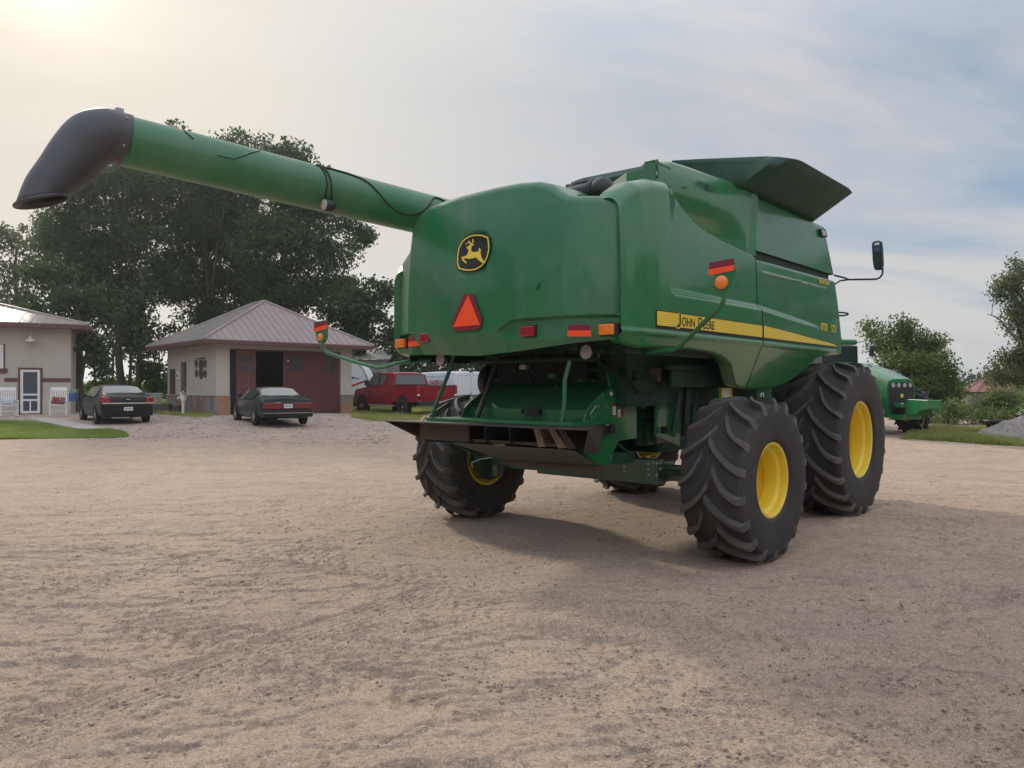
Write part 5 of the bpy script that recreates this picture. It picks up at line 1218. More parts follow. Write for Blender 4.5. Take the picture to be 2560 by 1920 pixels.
def sedan(label, mat, px, py, az, kind):
    t = empty('parked_sedan', label=label, cat='car')
    put(t, az, (-.80, 1.05), ground_at(px, py))
    if kind == 0:   # taller boxy late sedan
        st = [(0, .70, .42, .80, .55, .80, .78, .70, .80), (.04, .80, .30, .90, .55, .89, .98, .76, 1.02), (.30, .86, .24, .92, .55, .90, 1.00, .76, 1.08), (.72, .88, .22, .925, .55, .90, 1.01, .74, 1.10), (1.35, .89, .22, .93, .55, .89, 1.00, .62, 1.40), (1.9, .89, .22, .93, .55, .89, .99, .62, 1.47), (2.7, .89, .22, .93, .55, .89, .97, .62, 1.47), (3.15, .89, .22, .93, .55, .89, .95, .63, 1.40), (3.75, .88, .22, .92, .55, .88, .93, .72, .98), (4.6, .86, .24, .90, .52, .82, .78, .66, .82), (4.95, .76, .32, .80, .50, .72, .66, .58, .68), (5.02, .6, .4, .66, .5, .6, .6, .5, .62)]
        rg, roofz = ((.76, 1.10), (1.33, 1.41)), None
    else:
        st = [(0, .70, .40, .78, .52, .78, .70, .66, .72), (.04, .80, .30, .88, .52, .86, .90, .74, .93), (.35, .84, .24, .90, .52, .87, .92, .72, .965), (.80, .86, .22, .905, .52, .875, .92, .70, .99), (1.42, .87, .21, .91, .52, .87, .91, .60, 1.29), (1.9, .87, .21, .91, .52, .87, .905, .585, 1.36), (2.6, .87, .21, .91, .52, .87, .90, .585, 1.36), (3.0, .87, .21, .91, .52, .87, .89, .59, 1.29), (3.65, .86, .22, .90, .52, .86, .86, .70, .90), (4.6, .84, .24, .88, .5, .80, .70, .64, .74), (4.9, .74, .32, .78, .48, .70, .60, .56, .62), (4.97, .6, .4, .64, .48, .58, .56, .48, .58)]
    b = MB().loft(body_loft(st)); body = b.build('body', mat, t, smooth=38)
    m = body.modifiers.new('sub', 'SUBSURF'); m.levels = 1; m.render_levels = 1
    # rear glass, side glass
    def rowat(y):
        for A_, B_ in zip(st, st[1:]):
            if A_[0] <= y <= B_[0]: f = (y - A_[0]) / (B_[0] - A_[0]); return [A_[i] + (B_[i] - A_[i]) * f for i in range(9)]
    y0, y1 = (.78, 1.33) if kind == 0 else (.86, 1.42); g = []
    for i in range(7):
        f = i / 6; r = rowat(y0 + (y1 - y0) * f); w = (r[7] * .99 if f > .0 else r[7]); row = []
        for j in range(13):
            u = -1 + j / 6; row.append((u * w * (1.0 - .03 * f), r[0] - .02, r[8] + .032 - .05 * abs(u) ** 3))
        g.append(row)
    shell('rear_window', g, REARG, t, 60)
    for s in (-1, 1):
        for (ya, yb, nm) in ((1.28, 1.95, 'side_window'), (2.0, 2.62, 'side_window'), (2.67, 3.22, 'side_window')):
            g = []
            for i in range(4):
                y = ya + (yb - ya) * i / 3; r = rowat(y); top_ = .86; row = []
                for j in range(4):
                    v = .06 + (top_ - .06) * j / 3; x = r[5] + (r[7] - r[5]) * (v * 1.05 if v < .62 else .65 + (v - .62) * .92); zq = r[6] + (r[8] - r[6]) * v; row.append((s * (x + .022), y, zq))
                g.append(row)
            shell(nm, g, SIDEG, t, 60)
        car_wheel(t, s * .83, 1.05, .325, .21, .215, s, ALLOY); car_wheel(t, s * .83, 3.95, .325, .21, .215, s, ALLOY)
        # flat dark discs paint the shade of the wheel openings
        MB().revolve([(0, 0), (0, .37)], 24, 'x', (s * (.915 if kind == 0 else .895), 1.05, .36)).build('wheel_opening_shade', DARKIN, body, fix=False); MB().revolve([(0, 0), (0, .37)], 24, 'x', (s * (.915 if kind == 0 else .895), 3.95, .36)).build('wheel_opening_shade', DARKIN, body, fix=False)
    if kind == 0:
        for s in (-1, 1): MB().prism([(s * .60, -.035, .80), (s * .885, .02, .80), (s * .885, .02, 1.0), (s * .66, -.02, 1.0)], (0, .10, 0)).build('tail_light', REDL, t, bevel=.03)
        MB().box((-.86, -.05, .745), (.86, .02, .79)).build('chrome_strip', CHROME, t, bevel=.01)
        MB().prism([(-.09, -.03, .915), (-.03, -.03, .935), (.03, -.03, .935), (.09, -.03, .915), (.03, -.03, .895), (-.03, -.03, .895)], (0, .02, 0)).build('badge', CHROME, t)
        pz = .50; MB().box((-.85, -.03, .30), (.85, .05, .72)).build('bumper', mat, t, bevel=.04)
        MB().box((-.55, .02, .22), (.05, .03, .26)).build('exhaust_trim', GALV, t)
    else:
        MB().box((-.84, -.035, .58), (.84, .04, .80)).build('tail_light_panel', simple('dull_red_lens', (.16, .012, .018), .25, coat=.6), t, bevel=.03)
        MB().box((-.86, -.06, .30), (.86, .03, .55)).build('bumper', mat, t, bevel=.04); MB().box((-.86, -.066, .44), (.86, -.055, .455)).build('bumper_line', CHROME, t)
        MB().prism([(-.80, .02, .985), (.80, .02, .985), (.78, .22, 1.0), (-.78, .22, 1.0)], (0, 0, .035)).build('spoiler', mat, t, bevel=.012); MB().box((-.42, -.045, .79), (-.26, -.03, .815)).build('badge', CHROME, t)
        pz = .615; MB().box((-.20, -.045, .57), (.20, -.034, .76)).build('plate_recess', DARKIN, t)
        MB().tube([(-.35, .02, .24), (.35, .02, .25)], .02, 8).build('exhaust_pipe', GALV, t)
    pl_ = MB().box((-.15, -.06, pz - .0), (.15, -.045, pz + .13)).build('licence_plate', WHITEP, t)
    b = MB()
    for i in range(6): b.box((-.12 + i * .042, -.064, pz + .035), (-.095 + i * .042, -.0605, pz + .095))
    b.build('plate_number', simple('plate_ink', (.10, .12, .20), .6), pl_)
    for s in (-1, 1): MB().box((s * .93 - .07, 3.05, .98), (s * .93 + .07, 3.13, 1.10)).build('side_mirror', mat, t, bevel=.02)
    return t
sedan('black sedan with chrome strip and red tail lights parked beside the house', carpaint('black_car_paint', (.007, .008, .013)), 237, 1059, R_(-38.5), 0).scale = (.89, .89, .89)
sedan('dark green sedan with full width red lamps parked before the open garage door', carpaint('dark_green_car_paint', (.009, .015, .018)), 636, 1063, R_(-32), 1).scale = (.93, .93, .93)
# --- red pickup
RED = carpaint('red_truck_paint', (.22, .012, .020))
t = empty('pickup_truck', label='red extended cab pickup truck parked on the grass beside the garage', cat='pickup truck')
put(t, R_(-38), (-.84, 1.15), ground_at(1017, 1042)); t.scale = (1.05, 1.05, 1.04)
b = MB().loft(body_loft([(2.15, .90, .50, .985, .8, .96, 1.30, .80, 1.32), (2.2, .90, .45, .99, .8, .96, 1.30, .76, 1.86), (2.45, .90, .45, .99, .8, .96, 1.30, .74, 1.92), (3.6, .90, .45, .99, .8, .96, 1.28, .74, 1.92), (3.95, .90, .45, .99, .8, .96, 1.27, .75, 1.86), (4.55, .90, .45, .99, .8, .95, 1.25, .85, 1.30), (5.6, .90, .5, .98, .8, .92, 1.14, .82, 1.20), (5.8, .85, .55, .92, .8, .86, 1.05, .76, 1.08), (5.85, .6, .6, .7, .8, .66, .95, .6, 1.0)]))
b.build('cab', RED, t, smooth=38)
b = MB(); b.box((-.99, .0, .62), (-.90, 2.14, 1.32)); b.box((.90, .0, .62), (.99, 2.14, 1.32)); b.box((-.90, .02, .62), (.90, 2.1, .70)); b.box((-.90, 2.04, .70), (.90, 2.12, 1.32)); b.build('cargo_bed', RED, t, bevel=.02)
MB().box((-.80, -.035, .68), (.80, .02, 1.31)).build('tailgate', RED, t, bevel=.02)
b = MB(); b.box((-.99, -.02, 1.32), (-.88, 2.12, 1.345)); b.box((.88, -.02, 1.32), (.99, 2.12, 1.345)); b.box((-.80, -.02, 1.312), (.80, .02, 1.335)); b.build('bed_rail', BLACK, t)
for s in (-1, 1):
    l_ = MB().box((s * .91 - .075, -.04, .88), (s * .91 + .075, .05, 1.28)).build('tail_light', REDL, t, bevel=.02); MB().box((s * .91 - .06, -.045, .89), (s * .91 + .06, -.035, .96)).build('reverse_lamp', WHITEP, l_)
    for y in (1.15, 4.85): car_wheel(t, s * .875, y, .40, .27, .24, s, CHROME, 8)
    for y in (1.15, 4.85): MB().revolve([(0, 0), (0, .47)], 24, 'x', (s * .995, y, .45)).build('wheel_opening_shade', DARKIN, t, fix=False)  # flat dark disc paints the shade of the wheel arch
    MB().tube([(s * .96, 1.8, .46), (s * .96, 4.2, .46)], .04, 8).build('side_step', CHROME, t)
    for ya, yb, k in ((2.75, 3.20, 0), (3.32, 4.15, 1)):
        x0, x1 = .975, .80
        pts = [(s * x0, ya, 1.36), (s * x0, yb + .2 * k, 1.36), (s * x1, yb - .10 * k, 1.80), (s * x1, ya, 1.80)]
        MB().prism(pts, (s * .012, 0, 0)).build('side_window', SIDEG, t)
    MB().box((s * 1.08 - .09, 4.1, 1.32), (s * 1.08 + .09, 4.2, 1.58)).build('side_mirror', BLACK, t, bevel=.02)
MB().prism([(-.80, 2.145, 1.38), (.80, 2.145, 1.38), (.68, 2.195, 1.80), (-.68, 2.195, 1.80)], (0, -.02, 0)).build('rear_window', SIDEG, t)
MB().box((-.98, -.16, .48), (.98, -.01, .68)).build('rear_bumper', BLACK, t, bevel=.03); MB().box((.0, -.17, .52), (.28, -.162, .64)).build('licence_plate', WHITEP, t)
MB().prism([(-.78, 4.0, 1.84), (.78, 4.0, 1.84), (.86, 4.5, 1.36), (-.86, 4.5, 1.36)], (0, .03, .03)).build('windscreen', SIDEG, t)
# --- white van
VANW = carpaint('white_van_paint', (.62, .64, .67))
t = empty('delivery_van', label='white panel van with red lettering parked behind the red pickup', cat='van')
vp = at(1140, 1000, 42); put(t, R_(-37), (-1.0, 0), Vector((vp.x, vp.y, G(vp.x, vp.y)))); t.scale = (1.08, 1.08, 1.0)
def vs(y, w, z0, zt, r=.16): return [(w * .96, y, z0), (w, y, z0 + .1), (w, y, zt * .5), (w * .97, y, zt - r * 1.6), (w * .93, y, zt - r * .6), (w * .80, y, zt - .03), (0, y, zt), (-w * .80, y, zt - .03), (-w * .93, y, zt - r * .6), (-w * .97, y, zt - r * 1.6), (-w, y, zt * .5), (-w, y, z0 + .1), (-w * .96, y, z0)]
b = MB().loft([vs(0, .98, .45, 2.16), vs(.05, 1.01, .35, 2.22), vs(2.0, 1.02, .35, 2.26), vs(3.6, 1.02, .35, 2.24), vs(4.2, 1.0, .35, 2.08), vs(4.75, .98, .35, 1.55, .1), vs(5.5, .92, .4, 1.15, .1), vs(5.6, .85, .45, .9, .1)]); b.build('body', VANW, t, smooth=35)
b = MB(); b.box((-.006, -.008, .45), (.006, .0, 2.0)); b.tube([(-.82, -.004, .8), (-.82, -.004, 1.98), (-.05, -.004, 2.0)], .008, 4); b.tube([(.82, -.004, .8), (.82, -.004, 1.98), (.05, -.004, 2.0)], .008, 4); b.build('door_seam', simple('grey_seam', (.25, .26, .28), .6), t)
MB().box((-.10, -.03, 2.17), (.10, .05, 2.22)).build('brake_lamp', BLACK, t); MB().box((-.03, -.03, .95), (.03, -.01, 1.0)).build('door_handle', BLACK, t)
b = MB(); b.tube([(-1.035, .55, 1.96), (-1.035, 3.7, 1.96)], .010, 4); b.tube([(-1.03, .5, .7), (-1.03, .5, 2.0)], .008, 4); b.build('side_seam', bpy.data.materials['grey_seam'], t)
MB().prism([(-1.03, 3.75, 1.55), (-1.03, 4.4, 1.45), (-1.0, 4.05, 1.92), (-1.0, 3.75, 1.92)], (-.01, 0, 0)).build('side_window', SIDEG, t)
VR = simple('red_van_lettering', (.35, .02, .04), .5, var=0)
m4 = Matrix(((0, 0, -1, -1.035), (-1, 0, 0, 2.55), (0, 1, 0, 1.48), (0, 0, 0, 1)))
text_mesh('lettering', 'LINGERLG', .36, VR, t, m4, .002, .3, .006, .82)
b = MB().prism([(-1.04, 2.60, 1.43), (-1.04, .9, 1.43), (-1.04, .9, 1.41), (-1.04, 1.8, 1.38), (-1.04, 2.58, 1.27)], (-.004, 0, 0)); b.build('swoosh', VR, t)
for s in (-1, 1):
    for y in (1.0, 4.6): car_wheel(t, s * .88, y, .35, .22, .21, s, ALLOY)
# --- camper
t = empty('travel_trailer', label='white travel trailer with red diagonal stripe behind the garage corner', cat='camper')
cp = at(921, 950, 41.5); gzc = G(cp.x, cp.y); t.location = (cp.x, cp.y, gzc)
pr = [(0.0, .98), (.03, 1.3), (-.08, 1.75), (-.30, 2.22), (-.62, 2.52), (-1.0, 2.62), (-6.5, 2.62), (-6.5, .62), (-.15, .62)]
MB().prism([(x, 0, z) for x, z in pr], (0, 2.3, 0)).build('body', simple('white_camper_skin', (.60, .61, .62), .4, var=.05), t, bevel=.03)
MB().prism([(-.06, -.012, 1.52), (-.10, -.012, 1.62), (-1.9, -.012, .98), (-1.9, -.012, .88)], (0, .01, 0)).build('stripe', VR, t)
MB().tube([(x, -.02, z) for x, z in ((-.15, .66), (0, .98), (.04, 1.3), (-.07, 1.76), (-.30, 2.24), (-.62, 2.545), (-1.0, 2.64))], .02, 6).build('edge_trim', BLACK, t)
b = MB(); b.tube([(-1.15, -.02, 1.72), (-.95, -.02, 1.68), (-.8, -.02, 1.76), (-.68, -.02, 1.70), (-.5, -.02, 1.70)], .015, 5); b.tube([(-.9, -.02, 1.78), (-.82, -.02, 1.66)], .02, 5); b.build('script_mark', DARKIN, t)
MB().tube([(0, .9, .6), (.9, 1.15, .5)], .05, 6).build('tow_hitch', BLACK, t)
for y in (.12, 2.1): car_wheel(t, 0, 0, .34, .2, .2, 1, ALLOY) if False else MB().revolve([(-.1, 0), (-.1, .34), (.1, .34), (.1, 0)], 24, 'y', (-3.4, y, .34)).build('wheel', CARRUB, t)
MB().box((-6.3, .3, .15), (-.3, 2.0, .62)).build('underbody', DARKIN, t)

# --- tractor
t = empty('farm_tractor', label='green row crop tractor with black grille half hidden behind the combine', cat='tractor')
tp = at(2252, 1000, 22.6); put(t, R_(170), (0, 0), Vector((tp.x, tp.y, G(tp.x, tp.y)))); t.scale = (1, 1, 1.05)
# local: +y forward (towards the viewer), origin under the grille
def hs(y, w, z0, zt): return [(w * .85, y, z0), (w, y, z0 + .12), (w, y, zt - .22), (w * .88, y, zt - .06), (w * .55, y, zt), (-w * .55, y, zt), (-w * .88, y, zt - .06), (-w, y, zt - .22), (-w, y, z0 + .12), (-w * .85, y, z0)]
b = MB().loft([hs(-3.0, .50, .95, 2.18), hs(-1.8, .50, .95, 2.10), hs(-.8, .49, .80, 1.88), hs(-.15, .48, .50, 1.66), hs(0.0, .47, .50, 1.60)]); b.build('hood', GREEN, t, smooth=35)
MB().prism([(-.30, .003, .62), (.30, .003, .62), (.38, .003, .80), (.42, .003, 1.30), (.36, .003, 1.50), (-.36, .003, 1.50), (-.42, .003, 1.30), (-.38, .003, .80)], (0, .04, 0)).build('grille', BLACK, t, bevel=.02)
for x in (-.28, -.10, .10, .28): MB().revolve([(.01, 0), (.008, .05), (0, .06)], 16, 'y', (x, .048, 1.42)).build('headlight', LENS, t)
em2 = MB().box((-.04, .045, 1.08), (.04, .055, 1.18)).build('badge', DECALY, t)
for s in (-1, 1):
    MB().prism([(s * .503, -2.6, 1.84), (s * .503, -.45, 1.52), (s * .503, -.95, 1.66), (s * .503, -2.6, 1.93)], (s * .01, 0, 0)).build('stripe_decal', DECALY, t)
    b = MB()
    for i in range(3): b.prism([(s * .503, -1.2, 1.15 + i * .16), (s * .498, -.6, 1.10 + i * .16), (s * .498, -.6, 1.20 + i * .16), (s * .503, -1.2, 1.27 + i * .16)], (s * .008, 0, 0))
    b.build('side_grille', BLACK, t)
b = MB(); b.prism([(-.22, .45, .58), (-.22, .85, .60), (-.22, 1.10, .74), (-.22, 1.40, .78), (-.22, 1.40, 1.02), (-.22, .55, 1.04), (-.22, .50, .85)], (.44, 0, 0)); b.box((-.30, .1, .80), (.30, .5, .93)); b.box((-.30, .0, .46), (.30, .5, .60)); b.build('front_weight_bracket', GREEN, t, bevel=.015)
b = MB(); b.box((-.45, -2.8, .6), (.45, .0, .95)); b.tube([(-.85, -.75, .72), (.85, -.75, .72)], .10, 12); b.build('front_axle', BLACK, t)
def twheel(x, y, r, w, rimr):
    bb = MB().revolve([(-w / 2, rimr), (-w / 2, r - .12), (-w / 2 + .06, r - .05), (w / 2 - .06, r - .05), (w / 2, r - .12), (w / 2, rimr)], 40, 'x', (x, y, r))
    for s in (-1, 1):
        for k in range(18):
            th = 2 * math.pi * (k + (.5 if s < 0 else 0)) / 18; secs = []
            for xx, da in ((.01, 0), (w * .25, -.12), (w * .48, -.18)):
                secs.append([(x + s * xx, y + rr_ * math.sin(th + da + dd), r + rr_ * math.cos(th + da + dd)) for rr_, dd in ((r - .07, -.04), (r, -.03), (r, .03), (r - .07, .04))])
            bb.loft(secs)
    o = bb.build('wheel', RUB, t, smooth=35); MB().revolve([(-.12, 0), (-.12, rimr * .9), (.12, rimr), (.12, rimr + .02)], 32, 'x', (x, y, r)).build('rim', YEL, o, smooth=40)
for s in (-1, 1): twheel(s * .95, -.75, .70, .46, .36); twheel(s * 1.05, -3.75, 1.0, .55, .55)
b = MB().loft([[(-.7, y, 1.2), (.7, y, 1.2), (.65, y, 2.72), (-.65, y, 2.72)] for y in (-4.4, -3.0)]); b.build('cab', bpy.data.materials['dark_cab_glass'], t, bevel=.03)
MB().box((-.62, -4.6, 2.74), (.80, -2.95, 2.92)).build('cab_roof', GREEN, t, bevel=.06); MB().tube([(-.6, -3.9, 2.92), (-.6, -3.9, 3.0)], .06, 10).build('beacon', BLACK, t)
MB().tube([(-.5, -2.9, 2.80), (-.75, -2.7, 2.86), (-.88, -2.6, 2.84), (-.90, -2.6, 2.66)], .012, 6).build('mirror_arm', BLACK, t); MB().box((-.98, -2.65, 2.36), (-.82, -2.59, 2.68)).build('mirror', BLACK, t, bevel=.02)
b = MB(); b.box((-.45, -3.0, .95), (.45, -2.2, 1.3)); b.build('transmission', BLACK, t)

# --- grain bin, tub, gravel heap
RUST = simple('faded_red_bin_roof', (.24, .10, .09), .7, var=.25, scale=1.5); BINW = simple('rusty_bin_wall', (.17, .15, .12), .8, var=.25, scale=1.5)
bp = at(2473, 980, 56); bz0 = G(bp.x, bp.y); t = empty('grain_bin', (bp.x, bp.y, bz0), 0, 'old round grain bin with faded red cone roof beyond the weeds', 'grain bin')
ez = at(2473, 978, 56).z - bz0; tz_ = at(2473, 944, 56).z - bz0
MB().revolve([(0, 1.75), (ez, 1.75)], 24, 'z').build('wall', BINW, t, smooth=60); MB().revolve([(ez - .05, 1.95), (tz_, .38)], 24, 'z').build('roof', RUST, t, smooth=20)
b = MB()
for k in range(12): a = k * math.pi / 6 + .1; b.tube([(1.96 * math.cos(a), 1.96 * math.sin(a), ez), (.38 * math.cos(a), .38 * math.sin(a), tz_ + .03)], .03, 5)
b.build('roof_seam', BINW, t); MB().revolve([(tz_, .38), (tz_ + .35, .36), (tz_ + .35, .50), (tz_ + .55, 0)], 20, 'z').build('cupola', BINW, t)
g_ = ground_at(2512, 1086); b = MB().loft([[( .30 * math.cos(a) * k * 1.25, .30 * math.sin(a) * k, zq) for a in np.linspace(0, 2 * math.pi, 25)[:-1]] for k, zq in ((.8, 0), (1.15, .38), (1.22, .40), (1.22, .44))], cap=False)
b.add([(-.01, 0, .36), (.3, .2, .37), (-.3, .2, .37), (0, -.3, .37)], [(0, 1, 2)]); t = b.build('black_tub', BLACK, None, smooth=40, solid=.02); t.location = (g_.x, g_.y, g_.z); t.scale = (1.3, 1.3, 1.0); tag(t, 'black plastic tub standing in the weeds beside the gravel heap', 'tub')
g_ = ground_at(2600, 1096); n = 90; gr = []
for i in range(n):
    row = []
    for j in range(n):
        x, y = -2.0 + 4.0 * i / (n - 1), -1.3 + 2.6 * j / (n - 1); r = math.hypot(x / 2.0, y / 1.2); hgt = .78 * max(0, 1 - r) ** .9
        hgt += .20 * float(fbm(np.array(x * 2.5), np.array(y * 2.5), 5, 3, .6)) * (1 if r < 1 else 0); row.append((g_.x + x, g_.y + y, g_.z + hgt - .03))
    gr.append(row)
HEAP = MT('heap_gravel', (.33, .29, .26), .95); HEAP.mix(HEAP.rmp(HEAP.noise(6, 6, .7), .45, .65), (.18, .155, .14), .8); HEAP.mix(HEAP.rmp(HEAP.noise(40, 3, .7, off=3), .5, .65), (.55, .50, .46), .7); HEAP.bump(HEAP.noise(14, 5, .7), .9, .08)
o = MB(); nn_ = n; o.add([p for r in gr for p in r], [(i * n + j, (i + 1) * n + j, (i + 1) * n + j + 1, i * n + j + 1) for i in range(n - 1) for j in range(n - 1)]); o = o.build('gravel_heap', HEAP.m, None); tag(o, 'pale gravel heap at the right edge of the yard', 'gravel heap')

# ================================================================ trees
BARK = simple('tree_bark', (.060, .048, .038), .95, var=.35, scale=3, bump=.4)
def leafmesh(name, blobs, dens, leaf, mat, parent, seed, Yd, zsq=1.0, clr=.75, fill=.5, droop=0.0):
    """blobs: (px, py, rx, ry) in photograph pixels at distance Yd, with real depth"""
    rg = np.random.default_rng(seed); C = []
    for (cx_, cy_, rx_, ry_) in blobs:
        c = at(cx_, cy_, Yd); rx, rz = rx_ / F * Yd, ry_ / F * Yd; ry = .85 * max(rx, rz)
        nc = max(6, int(4.2 * dens * rx * ry * rz * 4.19 / (clr ** 3 * 4.19)))
        u = rg.normal(size=(nc, 3)); u /= np.linalg.norm(u, axis=1)[:, None]; rad = rg.random(nc) ** fill
        C.append(np.array([c.x, c.y + rg.normal() * .8, c.z]) + u * rad[:, None] * np.array([rx, ry, rz]))
    C = np.concatenate(C); nc = len(C); rs = clr * (.5 + .9 * rg.random(nc)); nl = np.maximum(10, (rs ** 2 * 2.7 / leaf ** 2)).astype(int)
    ci = np.repeat(np.arange(nc), nl); k = len(ci)
    u = rg.normal(size=(k, 3)); u /= np.linalg.norm(u, axis=1)[:, None]; r = rg.random(k) ** .6
    P = C[ci] + u * (r * rs[ci])[:, None] * np.array([1, 1, .75 * zsq]); P[:, 2] -= droop * rg.random(k) * rs[ci]
    s = leaf * .80 * (.6 + .8 * rg.random(k)); n_ = rg.normal(size=(k, 3)); n_ /= np.linalg.norm(n_, axis=1)[:, None]
    t_ = np.cross(n_, rg.normal(size=(k, 3))); t_ /= np.linalg.norm(t_, axis=1)[:, None]; b_ = np.cross(n_, t_)
    v = np.stack([P - t_ * s[:, None], P - b_ * s[:, None] * .6, P + t_ * s[:, None], P + b_ * s[:, None] * .6], 1)
    return npmesh(name, v.reshape(-1, 3), np.arange(k * 4).reshape(-1, 4), mat, parent), C
def limbs(base, top, r0, targets, seed, parent, n=9, name='trunk'):
    rr = random.Random(seed); b = MB(); pts = [Vector(base)]; k = 8; base, top = Vector(base), Vector(top)
    for i in range(1, k + 1): f = i / k; p = base.lerp(top, f); p += Vector((rr.gauss(0, .12), rr.gauss(0, .12), 0)) * (r0 * 2); pts.append(p)
    b.tube(pts, [r0 * (1.25 if i == 0 else 1 - .72 * i / k) for i in range(k + 1)], 10)
    for t_ in targets:
        f = rr.uniform(.35, .9); i = int(f * k); s = pts[i]; t_ = Vector(t_); m = s.lerp(t_, .5) + Vector((rr.gauss(0, .3), rr.gauss(0, .3), rr.uniform(.0, .6))); rr0 = r0 * (1 - .72 * f) * .45
        b.tube([s, s.lerp(m, .5) + Vector((0, 0, .1)), m, t_], [rr0, rr0 * .8, rr0 * .55, rr0 * .15], 6)
    return b.build(name, BARK, parent, smooth=50)
def tree(name, label, tpx, tpy, Yd, topy, r0, blobs, dens, leaf, mat, seed, lean=0, group=None, clr=.75, cat='tree', nb=26, **k):
    g = at(tpx, 1000, Yd); base = (g.x, g.y, G(g.x, g.y) - .1); t = empty(name, base, 0, label, cat, group)
    top = at(tpx + lean, topy, Yd)
    cr, C = leafmesh('crown', blobs, dens, leaf, mat, None, seed, Yd, clr=clr, **k)
    rg = np.random.default_rng(seed + 1); tg = [C[i] for i in rg.choice(len(C), min(nb, len(C)), replace=False)]
    tr = limbs(base, top, r0, tg, seed, None)
    for o in (cr, tr):
        o.parent = t; o.matrix_parent_inverse = Matrix.Translation(-Vector(base))
    return t
LF1 = leafmat('cottonwood_leaves', (.042, .075, .024), (.062, .098, .032), .25, .30)
LF2 = leafmat('dark_leaves', (.038, .060, .020), (.055, .082, .026), .25, .25)
LF3 = leafmat('bright_leaves', (.075, .115, .026), (.10, .145, .035), .5, .38)
LF4 = leafmat('olive_leaves', (.085, .105, .045), (.115, .135, .060), .5, .38)
GT = 'tall trees behind the house and garage'
tree('cottonwood_tree', 'tall dense tree rising just left of the garage roof, topmost leaves beside the dark spout', 297, 0, 46, 560, .26,
     [(165, 590, 75, 60), (250, 480, 90, 60), (300, 440, 85, 40), (350, 470, 90, 60), (200, 530, 70, 60), (240, 640, 100, 80), (340, 580, 110, 80), (180, 690, 80, 60), (280, 740, 80, 60), (380, 700, 90, 70), (300, 820, 50, 45), (420, 450, 70, 45)], 1.0, .125, LF1, 1, 6, GT, clr=.85)
tree('cottonwood_tree', 'tall tree whose top shows above the middle of the green unloading tube', 520, 0, 49, 480, .42,
     [(465, 345, 38, 42), (470, 430, 75, 70), (560, 350, 48, 42), (560, 450, 100, 80), (640, 400, 60, 50), (500, 560, 110, 90), (610, 570, 100, 90), (460, 680, 90, 80), (580, 700, 110, 80), (520, 800, 80, 50)], 1.0, .125, LF1, 2, 0, GT, clr=.85)
tree('cottonwood_tree', 'tall tree with lobed right edge against the sky below the unloading tube', 700, 0, 47, 470, .42,
     [(655, 375, 42, 45), (735, 385, 55, 45), (700, 430, 80, 60), (790, 430, 40, 30), (760, 520, 100, 65), (860, 560, 62, 36), (905, 575, 26, 24), (820, 620, 70, 55), (700, 620, 100, 80), (790, 720, 90, 60), (690, 730, 90, 70), (840, 690, 30, 40)], 1.05, .125, LF1, 3, 10, GT, clr=.8)
tree('leafy_tree', 'smaller dark tree between the garage roof and the combine', 900, 0, 53, 740, .22, [(880, 740, 40, 55), (935, 730, 45, 30), (955, 715, 16, 24), (860, 800, 60, 50), (930, 790, 50, 55), (975, 850, 40, 60), (900, 860, 60, 40), (820, 770, 40, 40)], 1.15, .17, LF2, 4, 0, GT)
tree('leafy_tree', 'dark tree seen under the rear hood above the white van', 1090, 0, 62, 800, .3, [(1010, 890, 70, 45), (1100, 860, 80, 50), (1050, 940, 60, 35), (1180, 880, 80, 50), (1240, 930, 60, 50), (1330, 900, 90, 70)], 1.0, .2, LF2, 5, 0, GT)
tree('cottonwood_tree', 'thick trunked tree at the right corner of the house', 198, 0, 36, 700, .30, [(120, 700, 70, 60), (200, 740, 70, 60), (150, 790, 60, 40), (240, 800, 50, 40), (265, 870, 30, 22), (75, 760, 50, 50)], .85, .16, LF1, 6, -6, GT, clr=.7)
tree('leafy_tree', 'pale hazy tree at the left edge of the photo above the house roof', 40, 0, 58, 620, .25, [(30, 590, 60, 50), (100, 560, 55, 50), (-30, 620, 80, 80), (20, 680, 70, 60), (100, 660, 60, 60), (60, 750, 90, 50), (130, 620, 40, 60)], .42, .17, LF4, 7, 0, GT, clr=.8)
tree('slender_tree', 'slender leaning tree between the house and the black sedan', 240, 0, 50, 780, .09, [(245, 900, 26, 22), (235, 860, 30, 26), (262, 930, 22, 14)], .5, .14, LF1, 8, -12, GT, nb=10)
tree('slender_tree', 'thin forked tree seen over the black sedan roof', 276, 0, 52, 760, .10, [(290, 880, 26, 20), (258, 905, 20, 14)], .4, .14, LF1, 9, 14, GT, nb=8)
tree('cottonwood_tree', 'dark trunked tree standing just left of the garage, over the slatted panel', 347, 0, 44, 660, .19, [(360, 780, 60, 70), (330, 860, 40, 30), (395, 860, 30, 50), (400, 920, 26, 30)], .7, .15, LF2, 10, 5, GT, clr=.6)
tree('slender_tree', 'straight trunked tree beside the leaning sapling behind the sedan', 326, 0, 47, 740, .12, [(318, 800, 30, 40), (330, 850, 26, 24)], .5, .15, LF1, 14, 2, GT, nb=8)
tree('slender_tree', 'thin tree close to the garage side wall', 396, 0, 46, 800, .08, [(396, 850, 26, 40), (385, 930, 22, 24), (372, 960, 22, 16)], .6, .14, LF2, 15, 2, GT, nb=8)
